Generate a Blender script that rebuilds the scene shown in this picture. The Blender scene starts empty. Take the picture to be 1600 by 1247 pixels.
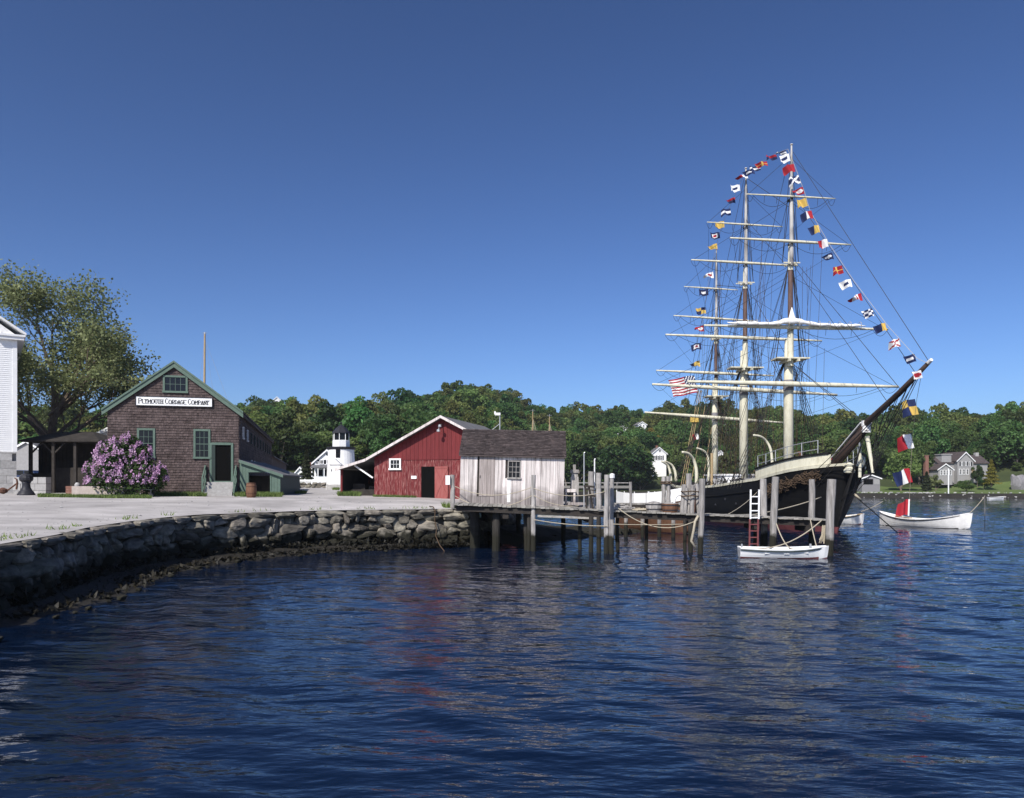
import bpy, bmesh, math, random
import numpy as np
from mathutils import Vector, Matrix, noise, geometry

SC = bpy.context.scene
COL = SC.collection
R = random.Random(7)
NR = np.random.default_rng(11)
F, CX, HY, EYE = 1200.0, 800.0, 757.0, 3.2      # pixels per unit at 1 m, principal column, horizon row, eye height over water

# ------------------------------------------------------------------ camera, sky, sun, exposure
cam_d = bpy.data.cameras.new('camera'); cam = bpy.data.objects.new('camera', cam_d); COL.objects.link(cam)
cam.location = (0, 0, EYE); cam.rotation_euler = (math.radians(90), 0, 0)
cam_d.sensor_width = 36; cam_d.lens = 36 * F / 1600; cam_d.shift_y = (HY - 623.5) / 1600
cam_d.clip_end = 3000; cam_d.clip_start = 0.1
SC.camera = cam
SUN_EL, SUN_AZ = math.radians(43), math.radians(206)   # azimuth clockwise from +Y: behind the camera, to the left
W = bpy.data.worlds.new('World'); SC.world = W; W.use_nodes = True
nt = W.node_tree; sky = nt.nodes.new('ShaderNodeTexSky'); sky.sky_type = 'NISHITA'; sky.sun_disc = False
sky.sun_elevation = SUN_EL; sky.sun_rotation = SUN_AZ; sky.altitude = 0; sky.air_density = 0.72; sky.dust_density = 1.3; sky.ozone_density = 3.0
tintn = nt.nodes.new('ShaderNodeMix'); tintn.data_type = 'RGBA'; tintn.blend_type = 'MULTIPLY'; tintn.inputs[0].default_value = 1; tintn.inputs[7].default_value = (0.47, 0.52, 0.585, 1)
skg = nt.nodes.new('ShaderNodeGamma'); skg.inputs[1].default_value = 1.36
nt.links.new(sky.outputs[0], skg.inputs[0]); nt.links.new(skg.outputs[0], tintn.inputs[6]); nt.links.new(tintn.outputs[2], nt.nodes['Background'].inputs[0]); nt.nodes['Background'].inputs[1].default_value = 0.122
sun_d = bpy.data.lights.new('sun', 'SUN'); sun_d.energy = 5.0; sun_d.angle = math.radians(0.5); sun_d.color = (1, 0.95, 0.87)
sun = bpy.data.objects.new('sun', sun_d); COL.objects.link(sun)
sdir = Vector((math.sin(SUN_AZ) * math.cos(SUN_EL), math.cos(SUN_AZ) * math.cos(SUN_EL), math.sin(SUN_EL)))
sun.rotation_euler = (-sdir).to_track_quat('-Z', 'Y').to_euler()
sun.location = sdir * 100
SC.view_settings.view_transform = 'Standard'; SC.view_settings.look = 'None'
SC.view_settings.exposure = 0.15; SC.view_settings.gamma = 1
SC.cycles.max_bounces = 6; SC.cycles.transparent_max_bounces = 4

# ------------------------------------------------------------------ helpers
def P(px, py, D): return Vector(((px - CX) * D / F, D, EYE + (HY - py) * D / F))
def X(px, D): return (px - CX) * D / F
def Z(py, D): return EYE + (HY - py) * D / F
def lerp(a, b, t): return a + (b - a) * t
def interp(x, xs, ys): return float(np.interp(x, xs, ys))
def srgb(r, g, b):
    f = lambda c: (c / 255 / 12.92) if c / 255 <= 0.04045 else ((c / 255 + 0.055) / 1.055) ** 2.4
    return (f(r), f(g), f(b))

XF = {}
class MB:
    def __init__(s): s.v = []; s.f = []; s.m = []
    def add(s, vs, fs, m=0):
        o = len(s.v); s.v += [tuple(v) for v in vs]; s.f += [tuple(i + o for i in f) for f in fs]
        s.m += [m] * len(fs); return s
    def box(s, a, b, m=0, M=None):
        vs = [Vector((x, y, z)) for x in (a[0], b[0]) for y in (a[1], b[1]) for z in (a[2], b[2])]
        if M: vs = [M @ v for v in vs]
        return s.add(vs, [(0, 1, 3, 2), (4, 6, 7, 5), (0, 4, 5, 1), (2, 3, 7, 6), (0, 2, 6, 4), (1, 5, 7, 3)], m)
    def bar(s, p0, p1, w, h=None, m=0, up=(0, 0, 1)):
        p0, p1 = Vector(p0), Vector(p1); h = h or w
        d = (p1 - p0).normalized(); u = Vector(up)
        if abs(d.dot(u)) > 0.98: u = Vector((0, 1, 0))
        a = d.cross(u).normalized(); b = a.cross(d)
        vs = [p + a * (i * w / 2) + b * (j * h / 2) for p in (p0, p1) for i, j in ((-1, -1), (1, -1), (1, 1), (-1, 1))]
        return s.add(vs, [(0, 1, 2, 3), (7, 6, 5, 4), (0, 4, 5, 1), (1, 5, 6, 2), (2, 6, 7, 3), (3, 7, 4, 0)], m)
    def tube(s, pts, r, n=6, m=0, cap=True):
        pts = [Vector(p) for p in pts]; k = len(pts)
        rs = r if isinstance(r, (list, tuple)) else [r] * k
        vs, fs = [], []
        d = (pts[1] - pts[0]).normalized()
        u = Vector((0, 0, 1)) if abs(d.z) < 0.9 else Vector((1, 0, 0))
        for i, p in enumerate(pts):
            d = (pts[min(i + 1, k - 1)] - pts[max(i - 1, 0)])
            d = d.normalized() if d.length > 1e-9 else Vector((0, 0, 1))
            a = d.cross(u)
            if a.length < 1e-4: a = d.orthogonal()
            a.normalize(); b = d.cross(a); u = a.cross(d)
            for j in range(n):
                t = 2 * math.pi * j / n
                vs.append(p + (a * math.cos(t) + b * math.sin(t)) * rs[i])
        for i in range(k - 1):
            for j in range(n):
                fs.append((i * n + j, i * n + (j + 1) % n, (i + 1) * n + (j + 1) % n, (i + 1) * n + j))
        if cap: fs += [tuple(range(n))[::-1], tuple(range((k - 1) * n, k * n))]
        return s.add(vs, fs, m)
    def lathe(s, prof, n=12, c=(0, 0, 0), m=0):
        vs, fs = [], []
        for r, z in prof:
            for j in range(n):
                t = 2 * math.pi * j / n; vs.append((c[0] + r * math.cos(t), c[1] + r * math.sin(t), c[2] + z))
        for i in range(len(prof) - 1):
            for j in range(n): fs.append((i * n + j, i * n + (j + 1) % n, (i + 1) * n + (j + 1) % n, (i + 1) * n + j))
        fs += [tuple(range(n))[::-1], tuple(range((len(prof) - 1) * n, len(prof) * n))]
        return s.add(vs, fs, m)
    def prism(s, pts, vec, m=0):
        pts = [Vector(p) for p in pts]; n = len(pts); v = Vector(vec)
        return s.add(pts + [p + v for p in pts], [tuple(range(n)), tuple(range(n, 2 * n))[::-1]] + [(i, i + n, (i + 1) % n + n, (i + 1) % n) for i in range(n)], m)
    def build(s, name, mats, parent=None, smooth=False, world=False, loc=None, rz=0):
        me = bpy.data.meshes.new(name); vs = s.v
        if world and parent is not None:
            Mi = XF[parent.name].inverted(); vs = [Mi @ Vector(v) for v in vs]
        elif world and loc is not None: vs = [Vector(v) - Vector(loc) for v in vs]
        me.from_pydata(vs, [], s.f)
        mats = mats if isinstance(mats, (list, tuple)) else [mats]
        for m in mats: me.materials.append(m)
        if len(mats) > 1: me.polygons.foreach_set('material_index', s.m)
        if smooth: me.polygons.foreach_set('use_smooth', [True] * len(s.f))
        bm = bmesh.new(); bm.from_mesh(me); bmesh.ops.recalc_face_normals(bm, faces=bm.faces); bm.to_mesh(me); bm.free()
        return link(name, me, parent, loc, rz)

def link(name, me, parent=None, loc=None, rz=0):
    o = bpy.data.objects.new(name, me); COL.objects.link(o)
    if loc is not None: o.location = loc
    if rz: o.rotation_euler = (0, 0, rz)
    if parent is not None: o.parent = parent
    XF[o.name] = Matrix.Translation(o.location) @ Matrix.Rotation(rz, 4, 'Z') if parent is None else XF.get(parent.name, Matrix())
    return o
def tag(o, label, cat, group=None, kind=None):
    if label: o['label'] = label
    if cat: o['category'] = cat
    if group: o['group'] = group
    if kind: o['kind'] = kind
    return o
def thing(name, label, cat, loc=(0, 0, 0), rz=0, group=None):
    return tag(link(name, None, None, loc, rz), label, cat, group)
def struct(o): o['kind'] = 'structure'; return o
def stuff(o): o['kind'] = 'stuff'; return o
def quads_mesh(name, V, mat, tri=False):
    n, k = V.shape[0], V.shape[1]
    me = bpy.data.meshes.new(name); me.vertices.add(n * k); me.vertices.foreach_set('co', V.reshape(-1).astype(np.float32))
    me.loops.add(n * k); me.loops.foreach_set('vertex_index', np.arange(n * k, dtype=np.int32))
    me.polygons.add(n); me.polygons.foreach_set('loop_start', np.arange(0, n * k, k, dtype=np.int32)); me.polygons.foreach_set('loop_total', np.full(n, k, dtype=np.int32))
    me.materials.append(mat); me.update(calc_edges=True); me.validate(); return me
def leaves(pts, size, jitter=0.35, up=0.35, out=None, aspect=0.6):
    n = len(pts); pts = np.asarray(pts, float)
    nrm = NR.normal(size=(n, 3)); nrm[:, 2] += up
    if out is not None: nrm += out
    nrm /= np.linalg.norm(nrm, axis=1)[:, None] + 1e-9
    t = NR.normal(size=(n, 3)); t -= nrm * (t * nrm).sum(1)[:, None]; t /= np.linalg.norm(t, axis=1)[:, None] + 1e-9
    b = np.cross(nrm, t); s = (size * (1 + jitter * NR.uniform(-1, 1, n)))[:, None]
    bend = nrm * s * 0.18
    return np.stack([pts - t * s * .5, pts + b * s * .5 * aspect + bend * NR.uniform(-1, 1, (n, 1)), pts + t * s * .5, pts - b * s * .5 * aspect + bend * NR.uniform(-1, 1, (n, 1))], 1)
def catenary(p0, p1, sag, n=14):
    p0, p1 = Vector(p0), Vector(p1)
    return [p0.lerp(p1, i / n) - Vector((0, 0, sag * 4 * (i / n) * (1 - i / n))) for i in range(n + 1)]

# ------------------------------------------------------------------ materials
MT = {}
def mat(name, c1, c2=None, rough=0.8, scale=4.0, stretch=(1, 1, 1), bump=0.0, bscale=None, island=0.0, objrand=0.0, c3=None, spec=0.3, metal=0.0, weed=None, detail=6, tint=None, low=None, patch=None):
    m = bpy.data.materials.new(name); m.use_nodes = True; t = m.node_tree; N = t.nodes; L = t.links
    b = N['Principled BSDF']; b.inputs['Roughness'].default_value = rough; b.inputs['Specular IOR Level'].default_value = spec; b.inputs['Metallic'].default_value = metal
    c2 = c2 or c1
    tc = N.new('ShaderNodeTexCoord'); mp = N.new('ShaderNodeMapping'); mp.inputs['Scale'].default_value = stretch; L.new(tc.outputs['Object'], mp.inputs[0])
    nz = N.new('ShaderNodeTexNoise'); nz.inputs['Scale'].default_value = scale; nz.inputs['Detail'].default_value = detail; nz.inputs['Roughness'].default_value = 0.65; L.new(mp.outputs[0], nz.inputs['Vector'])
    rp = N.new('ShaderNodeValToRGB'); rp.color_ramp.elements[0].position = 0.32; rp.color_ramp.elements[1].position = 0.68
    rp.color_ramp.elements[0].color = (*c1, 1); rp.color_ramp.elements[1].color = (*c2, 1)
    if c3: e = rp.color_ramp.elements.new(0.5); e.color = (*c3, 1)
    L.new(nz.outputs['Fac'], rp.inputs[0]); out = rp.outputs[0]
    def hsv(src, rnd, amt):
        mr = N.new('ShaderNodeMapRange'); mr.inputs['To Min'].default_value = 1 - amt; mr.inputs['To Max'].default_value = 1 + amt; L.new(rnd, mr.inputs[0])
        h = N.new('ShaderNodeHueSaturation'); L.new(mr.outputs[0], h.inputs['Value']); L.new(src, h.inputs['Color'])
        return h
    if island:
        g = N.new('ShaderNodeNewGeometry'); out = hsv(out, g.outputs['Random Per Island'], island).outputs[0]
    if objrand:
        oi = N.new('ShaderNodeObjectInfo'); h = hsv(out, oi.outputs['Random'], objrand); out = h.outputs[0]
        if tint:
            wn = N.new('ShaderNodeTexWhiteNoise'); wn.noise_dimensions = '1D'; L.new(oi.outputs['Random'], wn.inputs['W'])
            mr = N.new('ShaderNodeMapRange'); mr.inputs['To Min'].default_value = 0.5 - tint; mr.inputs['To Max'].default_value = 0.5 + tint; L.new(wn.outputs['Value'], mr.inputs[0]); L.new(mr.outputs[0], h.inputs['Hue'])
    if weed:      # rockweed / wet timber below a wavering tide line (world height)
        g = N.new('ShaderNodeNewGeometry'); sp = N.new('ShaderNodeSeparateXYZ'); L.new(g.outputs['Position'], sp.inputs[0])
        n2 = N.new('ShaderNodeTexNoise'); n2.inputs['Scale'].default_value = 2.2; n2.inputs['Detail'].default_value = 5; L.new(g.outputs['Position'], n2.inputs['Vector'])
        ma = N.new('ShaderNodeMath'); ma.operation = 'MULTIPLY_ADD'; ma.inputs[1].default_value = -1.0; L.new(n2.outputs['Fac'], ma.inputs[0]); L.new(sp.outputs['Z'], ma.inputs[2])
        mr = N.new('ShaderNodeMapRange'); mr.inputs['From Min'].default_value = weed - 0.62; mr.inputs['From Max'].default_value = weed - 0.38; L.new(ma.outputs[0], mr.inputs[0])
        mx = N.new('ShaderNodeMix'); mx.data_type = 'RGBA'; L.new(mr.outputs[0], mx.inputs[0]); mx.inputs[6].default_value = (0.018, 0.017, 0.011, 1); L.new(out, mx.inputs[7]); out = mx.outputs[2]
    if patch:     # broad worn and stained areas
        n2 = N.new('ShaderNodeTexNoise'); n2.inputs['Scale'].default_value = patch; n2.inputs['Detail'].default_value = 4; n2.inputs['Distortion'].default_value = 1.2; L.new(tc.outputs['Object'], n2.inputs['Vector'])
        mr = N.new('ShaderNodeMapRange'); mr.inputs['From Min'].default_value = .38; mr.inputs['From Max'].default_value = .62; mr.inputs['To Min'].default_value = .78; mr.inputs['To Max'].default_value = 1.06; L.new(n2.outputs['Fac'], mr.inputs[0])
        h = N.new('ShaderNodeHueSaturation'); L.new(mr.outputs[0], h.inputs['Value']); L.new(out, h.inputs['Color']); out = h.outputs[0]
    if low:       # rain-splash greying up to an uneven height on the object itself
        sp = N.new('ShaderNodeSeparateXYZ'); L.new(tc.outputs['Object'], sp.inputs[0])
        n2 = N.new('ShaderNodeTexNoise'); n2.inputs['Scale'].default_value = 1.6; n2.inputs['Detail'].default_value = 6; L.new(tc.outputs['Object'], n2.inputs['Vector'])
        ma = N.new('ShaderNodeMath'); ma.operation = 'MULTIPLY_ADD'; ma.inputs[1].default_value = -1.5; L.new(n2.outputs['Fac'], ma.inputs[0]); L.new(sp.outputs['Z'], ma.inputs[2])
        mr = N.new('ShaderNodeMapRange'); mr.inputs['From Min'].default_value = low[0] - .75; mr.inputs['From Max'].default_value = low[1] - .75; L.new(ma.outputs[0], mr.inputs[0])
        mx = N.new('ShaderNodeMix'); mx.data_type = 'RGBA'; mx.blend_type = 'MULTIPLY'; mx.inputs[0].default_value = 1
        m2 = N.new('ShaderNodeMix'); m2.data_type = 'RGBA'; L.new(mr.outputs[0], m2.inputs[0]); m2.inputs[6].default_value = (.42, .41, .41, 1); m2.inputs[7].default_value = (1, 1, 1, 1)
        L.new(out, mx.inputs[6]); L.new(m2.outputs[2], mx.inputs[7]); out = mx.outputs[2]
    L.new(out, b.inputs['Base Color'])
    if bump:
        nb = N.new('ShaderNodeTexNoise'); nb.inputs['Scale'].default_value = bscale or scale * 4; nb.inputs['Detail'].default_value = 8; L.new(mp.outputs[0], nb.inputs['Vector'])
        bp = N.new('ShaderNodeBump'); bp.inputs['Strength'].default_value = bump; bp.inputs['Distance'].default_value = 0.03; L.new(nb.outputs['Fac'], bp.inputs['Height']); L.new(bp.outputs[0], b.inputs['Normal'])
    MT[name] = m; return m
def leafmat(name, c1, c2, objrand=0.3, island=0.35, trans=0.3, tint=0.02, scale=0.35):
    m = mat(name, c1, c2, rough=0.55, scale=scale, island=island, objrand=objrand, spec=0.25, tint=tint, detail=2)
    t = m.node_tree; N = t.nodes; L = t.links; b = N['Principled BSDF']; o = N['Material Output']
    tr = N.new('ShaderNodeBsdfTranslucent'); ms = N.new('ShaderNodeMixShader'); ms.inputs[0].default_value = trans
    L.new(b.inputs['Base Color'].links[0].from_socket, tr.inputs['Color']); L.new(b.outputs[0], ms.inputs[1]); L.new(tr.outputs[0], ms.inputs[2]); L.new(ms.outputs[0], o.inputs['Surface'])
    return m

mat('gravel', (0.33, 0.31, 0.295), (0.50, 0.47, 0.455), rough=0.95, scale=0.55, bump=0.3, bscale=26, c3=(0.41, 0.385, 0.37), detail=14, patch=0.16)
mat('stone', (0.07, 0.062, 0.05), (0.27, 0.24, 0.19), rough=0.9, scale=2.2, bump=0.9, bscale=7, objrand=0.45, c3=(0.16, 0.145, 0.12), weed=0.88, tint=0.015)
mat('core', (0.05, 0.047, 0.04), (0.09, 0.085, 0.07), rough=1, scale=3, bump=0.6, weed=0.75)
mat('granite', (0.30, 0.29, 0.28), (0.42, 0.41, 0.40), rough=0.85, scale=6, bump=0.5, bscale=40, objrand=0.15)
mat('granite_pink', (0.42, 0.35, 0.30), (0.55, 0.47, 0.42), rough=0.85, scale=5, bump=0.4, bscale=40)
mat('granite_dark', (0.17, 0.16, 0.17), (0.25, 0.24, 0.25), rough=0.85, scale=8, bump=0.5, bscale=30)
mat('shingle', (0.052, 0.037, 0.035), (0.108, 0.081, 0.077), rough=0.9, scale=0.9, stretch=(1, 1, 2), island=0.32, bump=0.4, bscale=30)
mat('shingle_core', (0.05, 0.035, 0.034), (0.08, 0.06, 0.058), rough=0.95)
mat('roof_dark', (0.045, 0.036, 0.036), (0.085, 0.066, 0.064), rough=0.9, scale=1.5, island=0.3, bump=0.4, bscale=20)
mat('roof_grey', (0.10, 0.10, 0.105), (0.16, 0.155, 0.16), rough=0.9, scale=1.2, island=0.2, bump=0.3, bscale=14)
mat('green_paint', (0.082, 0.128, 0.100), (0.11, 0.16, 0.128), rough=0.6, scale=3, bump=0.15, bscale=25)
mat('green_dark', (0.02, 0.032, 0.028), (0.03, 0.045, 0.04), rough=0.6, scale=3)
mat('white_paint', (0.74, 0.74, 0.74), (0.82, 0.82, 0.81), rough=0.6, scale=2, bump=0.15, bscale=20)
mat('white_worn', (0.64, 0.63, 0.62), (0.80, 0.79, 0.78), rough=0.7, scale=3, bump=0.1, bscale=20)
mat('red_paint', (0.115, 0.014, 0.016), (0.155, 0.021, 0.023), rough=0.75, scale=2.5, stretch=(3, 3, 0.4), island=0.1, bump=0.25, bscale=12)
mat('red_worn', (0.115, 0.014, 0.016), (0.36, 0.19, 0.17), rough=0.8, scale=5, stretch=(4, 4, 0.35), island=0.1, bump=0.3, bscale=12, c3=(0.135, 0.018, 0.02))
mat('red_door', (0.25, 0.06, 0.055), (0.30, 0.10, 0.09), rough=0.8, scale=4, stretch=(3, 3, .4))
mat('board', (0.32, 0.28, 0.265), (0.74, 0.68, 0.65), rough=0.85, scale=1.6, stretch=(5, 5, 0.35), objrand=0.17, bump=0.5, bscale=9, c3=(0.60, 0.545, 0.525), detail=10, low=(0.25, 0.85))
mat('board_worn', (0.24, 0.205, 0.19), (0.47, 0.41, 0.39), rough=0.85, scale=2.0, stretch=(5, 5, 0.4), objrand=0.15, bump=0.5, bscale=9, detail=10)
mat('pile', (0.14, 0.13, 0.122), (0.42, 0.395, 0.375), rough=0.9, scale=2.5, stretch=(4, 4, 0.35), objrand=0.15, bump=0.7, bscale=8, c3=(0.29, 0.272, 0.258), weed=0.85, detail=10)
mat('pile_dark', (0.02, 0.018, 0.016), (0.05, 0.045, 0.04), rough=0.9, scale=2.5, stretch=(4, 4, .4), bump=0.5, weed=0.9)
mat('plank', (0.20, 0.19, 0.17), (0.34, 0.32, 0.29), rough=0.9, scale=2, stretch=(4, 0.5, 4), objrand=0.3, bump=0.5, bscale=10)
mat('timber_dark', (0.02, 0.017, 0.015), (0.045, 0.038, 0.033), rough=0.9, scale=2, bump=0.4)  # also carries the painted shade of the open shelter; plain dark timber elsewhere
mat('timber_tan', (0.30, 0.22, 0.12), (0.40, 0.29, 0.16), rough=0.7, scale=3, stretch=(3, 3, .5))
mat('brown_wood', (0.10, 0.048, 0.026), (0.17, 0.085, 0.05), rough=0.7, scale=3, stretch=(3, 3, .5), bump=0.3)
mat('unlit_black', (0.006, 0.006, 0.006), rough=1, spec=0)  # near-black for flat sheets that stand in for unlit interiors
mat('glass', (0.010, 0.012, 0.016), rough=0.12, spec=0.22)
mat('iron', (0.018, 0.018, 0.022), (0.035, 0.035, 0.042), rough=0.5, scale=8, spec=0.2)
mat('rust', (0.07, 0.035, 0.025), (0.14, 0.065, 0.04), rough=0.9, scale=9, bump=0.4)
mat('cream', (0.46, 0.43, 0.32), (0.66, 0.63, 0.50), rough=0.65, scale=1.6, bump=0.15, stretch=(2, 2, .7), c3=(0.60, 0.57, 0.44), detail=10)
mat('mast_brown', (0.07, 0.040, 0.032), (0.15, 0.095, 0.08), rough=0.7, scale=2, stretch=(2, 2, .4))
mat('mast_grey', (0.18, 0.17, 0.17), (0.55, 0.53, 0.50), rough=0.7, scale=1.1, stretch=(1, 1, .6), detail=1)
mat('hull_black', (0.006, 0.006, 0.007), (0.012, 0.012, 0.012), rough=0.6, spec=0.15, scale=2, bump=0.2, bscale=6, stretch=(1, .3, 4))
mat('hull_red', (0.13, 0.035, 0.04), (0.19, 0.06, 0.06), rough=0.7, scale=3)
mat('spar_dark', (0.035, 0.022, 0.018), (0.07, 0.045, 0.035), rough=0.6, scale=3)
mat('rigging', (0.028, 0.026, 0.025), rough=0.9)
mat('rope', (0.34, 0.29, 0.21), (0.45, 0.40, 0.31), rough=0.95, scale=20)
mat('rope_brown', (0.04, 0.026, 0.017), (0.10, 0.066, 0.04), rough=0.95, scale=12, island=0.4)
mat('canvas', (0.76, 0.75, 0.73), (0.83, 0.82, 0.80), rough=0.85, scale=3, bump=0.4, bscale=6)
mat('brick', (0.16, 0.075, 0.055), (0.25, 0.13, 0.10), rough=0.9, scale=9)
mat('metal_grey', (0.40, 0.41, 0.42), rough=0.45, metal=0.4)
mat('f_red', (0.34, 0.018, 0.03), rough=0.8); mat('f_white', (0.80, 0.80, 0.80), rough=0.8)
mat('f_blue', (0.018, 0.03, 0.10), rough=0.8); mat('f_yellow', (0.58, 0.40, 0.10), rough=0.8)
mat('grey_siding', (0.25, 0.245, 0.24), (0.31, 0.30, 0.30), rough=0.8, scale=3)
mat('car_blue', (0.02, 0.035, 0.09), rough=0.25, spec=0.6); mat('rubber', (0.02, 0.02, 0.02), rough=0.9)
mat('bark', (0.10, 0.075, 0.055), (0.24, 0.19, 0.15), rough=0.95, scale=3, stretch=(2, 2, .6), bump=0.6)
mat('lawn', (0.075, 0.115, 0.03), (0.115, 0.15, 0.045), rough=0.95, scale=0.15, bump=0.4, bscale=3)
mat('hill_soil', (0.03, 0.042, 0.014), (0.055, 0.07, 0.022), rough=1, scale=0.08)
mat('grass_blade', (0.06, 0.10, 0.02), (0.12, 0.16, 0.04), rough=0.7, scale=0.8, island=0.35)
mat('weed_mat', (0.006, 0.006, 0.004), (0.016, 0.013, 0.007), rough=0.6, scale=2, island=0.4, bump=0.5)
mat('mud', (0.012, 0.011, 0.009), (0.03, 0.026, 0.021), rough=0.8, scale=2.5, bump=0.8, bscale=8)
leafmat('leaf_wood', (0.074, 0.130, 0.031), (0.142, 0.190, 0.060), objrand=0.48, island=0.28, trans=0.5, tint=0.06, scale=0.25)
leafmat('leaf_dark', (0.020, 0.045, 0.012), (0.040, 0.075, 0.018), objrand=0.15)
leafmat('leaf_olive', (0.15, 0.18, 0.075), (0.25, 0.275, 0.125), objrand=0.0, island=0.4, trans=0.42, scale=0.4)
leafmat('leaf_lilac', (0.025, 0.05, 0.014), (0.05, 0.085, 0.022), objrand=0.0)
leafmat('leaf_gold', (0.14, 0.12, 0.018), (0.19, 0.15, 0.03), objrand=0.1)
leafmat('leaf_conifer', (0.022, 0.034, 0.014), (0.045, 0.055, 0.022), objrand=0.1)
leafmat('petal', (0.46, 0.25, 0.43), (0.66, 0.46, 0.63), objrand=0.0, island=0.35, trans=0.2, scale=1.2)

def water_material():
    m = bpy.data.materials.new('water'); m.use_nodes = True; t = m.node_tree; N = t.nodes; L = t.links; b = N['Principled BSDF']
    b.inputs['Base Color'].default_value = (0.002, 0.007, 0.022, 1); b.inputs['Roughness'].default_value = 0.04; b.inputs['IOR'].default_value = 1.33
    g = N.new('ShaderNodeNewGeometry'); mp = N.new('ShaderNodeMapping'); mp.inputs['Rotation'].default_value = (0, 0, math.radians(40)); mp.inputs['Scale'].default_value = (0.42, 1.0, 1.0); L.new(g.outputs['Position'], mp.inputs[0])
    gn = N.new('ShaderNodeTexNoise'); gn.inputs['Scale'].default_value = 0.11; gn.inputs['Detail'].default_value = 3; L.new(g.outputs['Position'], gn.inputs['Vector'])
    gr = N.new('ShaderNodeMapRange'); gr.inputs['From Min'].default_value = .35; gr.inputs['From Max'].default_value = .65; gr.inputs['To Min'].default_value = .5; gr.inputs['To Max'].default_value = 1.0; L.new(gn.outputs['Fac'], gr.inputs[0])   # calm and ruffled patches
    h = None
    for sc, dist in ((0.9, 0.15), (2.6, 0.06), (8.0, 0.014)):
        n = N.new('ShaderNodeTexNoise'); n.inputs['Scale'].default_value = sc; n.inputs['Detail'].default_value = 3; L.new(mp.outputs[0], n.inputs['Vector'])
        bp = N.new('ShaderNodeBump'); L.new(gr.outputs[0], bp.inputs['Strength']); bp.inputs['Distance'].default_value = dist; L.new(n.outputs['Fac'], bp.inputs['Height'])
        if h: L.new(h.outputs[0], bp.inputs['Normal'])
        h = bp
    L.new(h.outputs[0], b.inputs['Normal']); MT['water'] = m
water_material()

# ------------------------------------------------------------------ the setting: quay ground, water, hills
def QZY(y): return interp(y, [15, 18.7, 20.7, 24.9, 28.4, 31], [1.74, 1.75, 1.80, 1.85, 1.90, 1.95])
EDGE = [(-12.0, 2.0), (-12.1, 10.0)] + [(X(px, (EYE - z) * F / (py - HY)), (EYE - z) * F / (py - HY)) for z, (px, py) in zip((1.75, 1.80, 1.85, 1.90, 1.95, 1.95, 1.95, 1.95, 1.95), ((0, 850), (75, 838), (150, 822), (225, 812), (300, 805), (400, 801), (500, 798), (600, 796.5), (730, 795)))]
def smooth_path(pts, n):
    out = []
    for i in range(len(pts) - 1):
        p0, p1, p2, p3 = pts[max(i - 1, 0)], pts[i], pts[i + 1], pts[min(i + 2, len(pts) - 1)]
        for k in range(n):
            t = k / n
            out.append(tuple(0.5 * ((2 * p1[j]) + (-p0[j] + p2[j]) * t + (2 * p0[j] - 5 * p1[j] + 4 * p2[j] - p3[j]) * t * t + (-p0[j] + 3 * p1[j] - 3 * p2[j] + p3[j]) * t ** 3) for j in (0, 1)))
    return out + [pts[-1]]
WALL = smooth_path(EDGE, 5)
SHORE = WALL + [(-1.6, 43), (0.2, 47), (3.6, 50), (4.5, 54), (1.0, 58), (-3, 70), (-5, 100), (-4, 135)]
QZ = 1.95
EA = np.array(SHORE); ESEG = (EA[:-1], EA[1:] - EA[:-1])
def edge_dist(x, y):
    p = np.array((x, y)) - ESEG[0]; t = np.clip((p * ESEG[1]).sum(1) / (ESEG[1] ** 2).sum(1), 0, 1)
    return float(np.sqrt(((p - ESEG[1] * t[:, None]) ** 2).sum(1)).min())
def gz(x, y): return QZY(y) + 0.62 * (1 - math.exp(-edge_dist(x, y) / 9.0)) + 0.004 * max(0, y - 50)

def make_ground():
    poly = SHORE + [(-4, 175), (-260, 175), (-260, -20), (-12, -20)]
    pts = [Vector(p) for p in poly]; n = len(pts); edges = [(i, (i + 1) % n) for i in range(n)]
    PA = np.array(poly)
    def inside(x, y):
        c = False; j = n - 1
        for i in range(n):
            if (PA[i, 1] > y) != (PA[j, 1] > y) and x < (PA[j, 0] - PA[i, 0]) * (y - PA[i, 1]) / (PA[j, 1] - PA[i, 1]) + PA[i, 0]: c = not c
            j = i
        return c
    for y in np.arange(1, 174, 2.0):
        for x in np.arange(-70, 4, 2.0):
            xx, yy = x + R.uniform(-.5, .5), y + R.uniform(-.5, .5)
            if inside(xx, yy) and edge_dist(xx, yy) > 0.9: pts.append(Vector((xx, yy)))
    r = geometry.delaunay_2d_cdt(pts, edges, [], 1, 1e-5)
    me = bpy.data.meshes.new('ground'); me.from_pydata([(v.x, v.y, gz(v.x, v.y) + 0.02 * noise.noise((v.x * .6, v.y * .6, 0))) for v in r[0]], [], [tuple(f) for f in r[2]])
    me.materials.append(MT['gravel']); me.polygons.foreach_set('use_smooth', [True] * len(me.polygons))
    bm = bmesh.new(); bm.from_mesh(me); bmesh.ops.recalc_face_normals(bm, faces=bm.faces)
    if sum(f.normal.z for f in bm.faces) < 0: bmesh.ops.reverse_faces(bm, faces=bm.faces)
    bm.to_mesh(me); bm.free()
    struct(link('ground', me))
make_ground()

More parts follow.
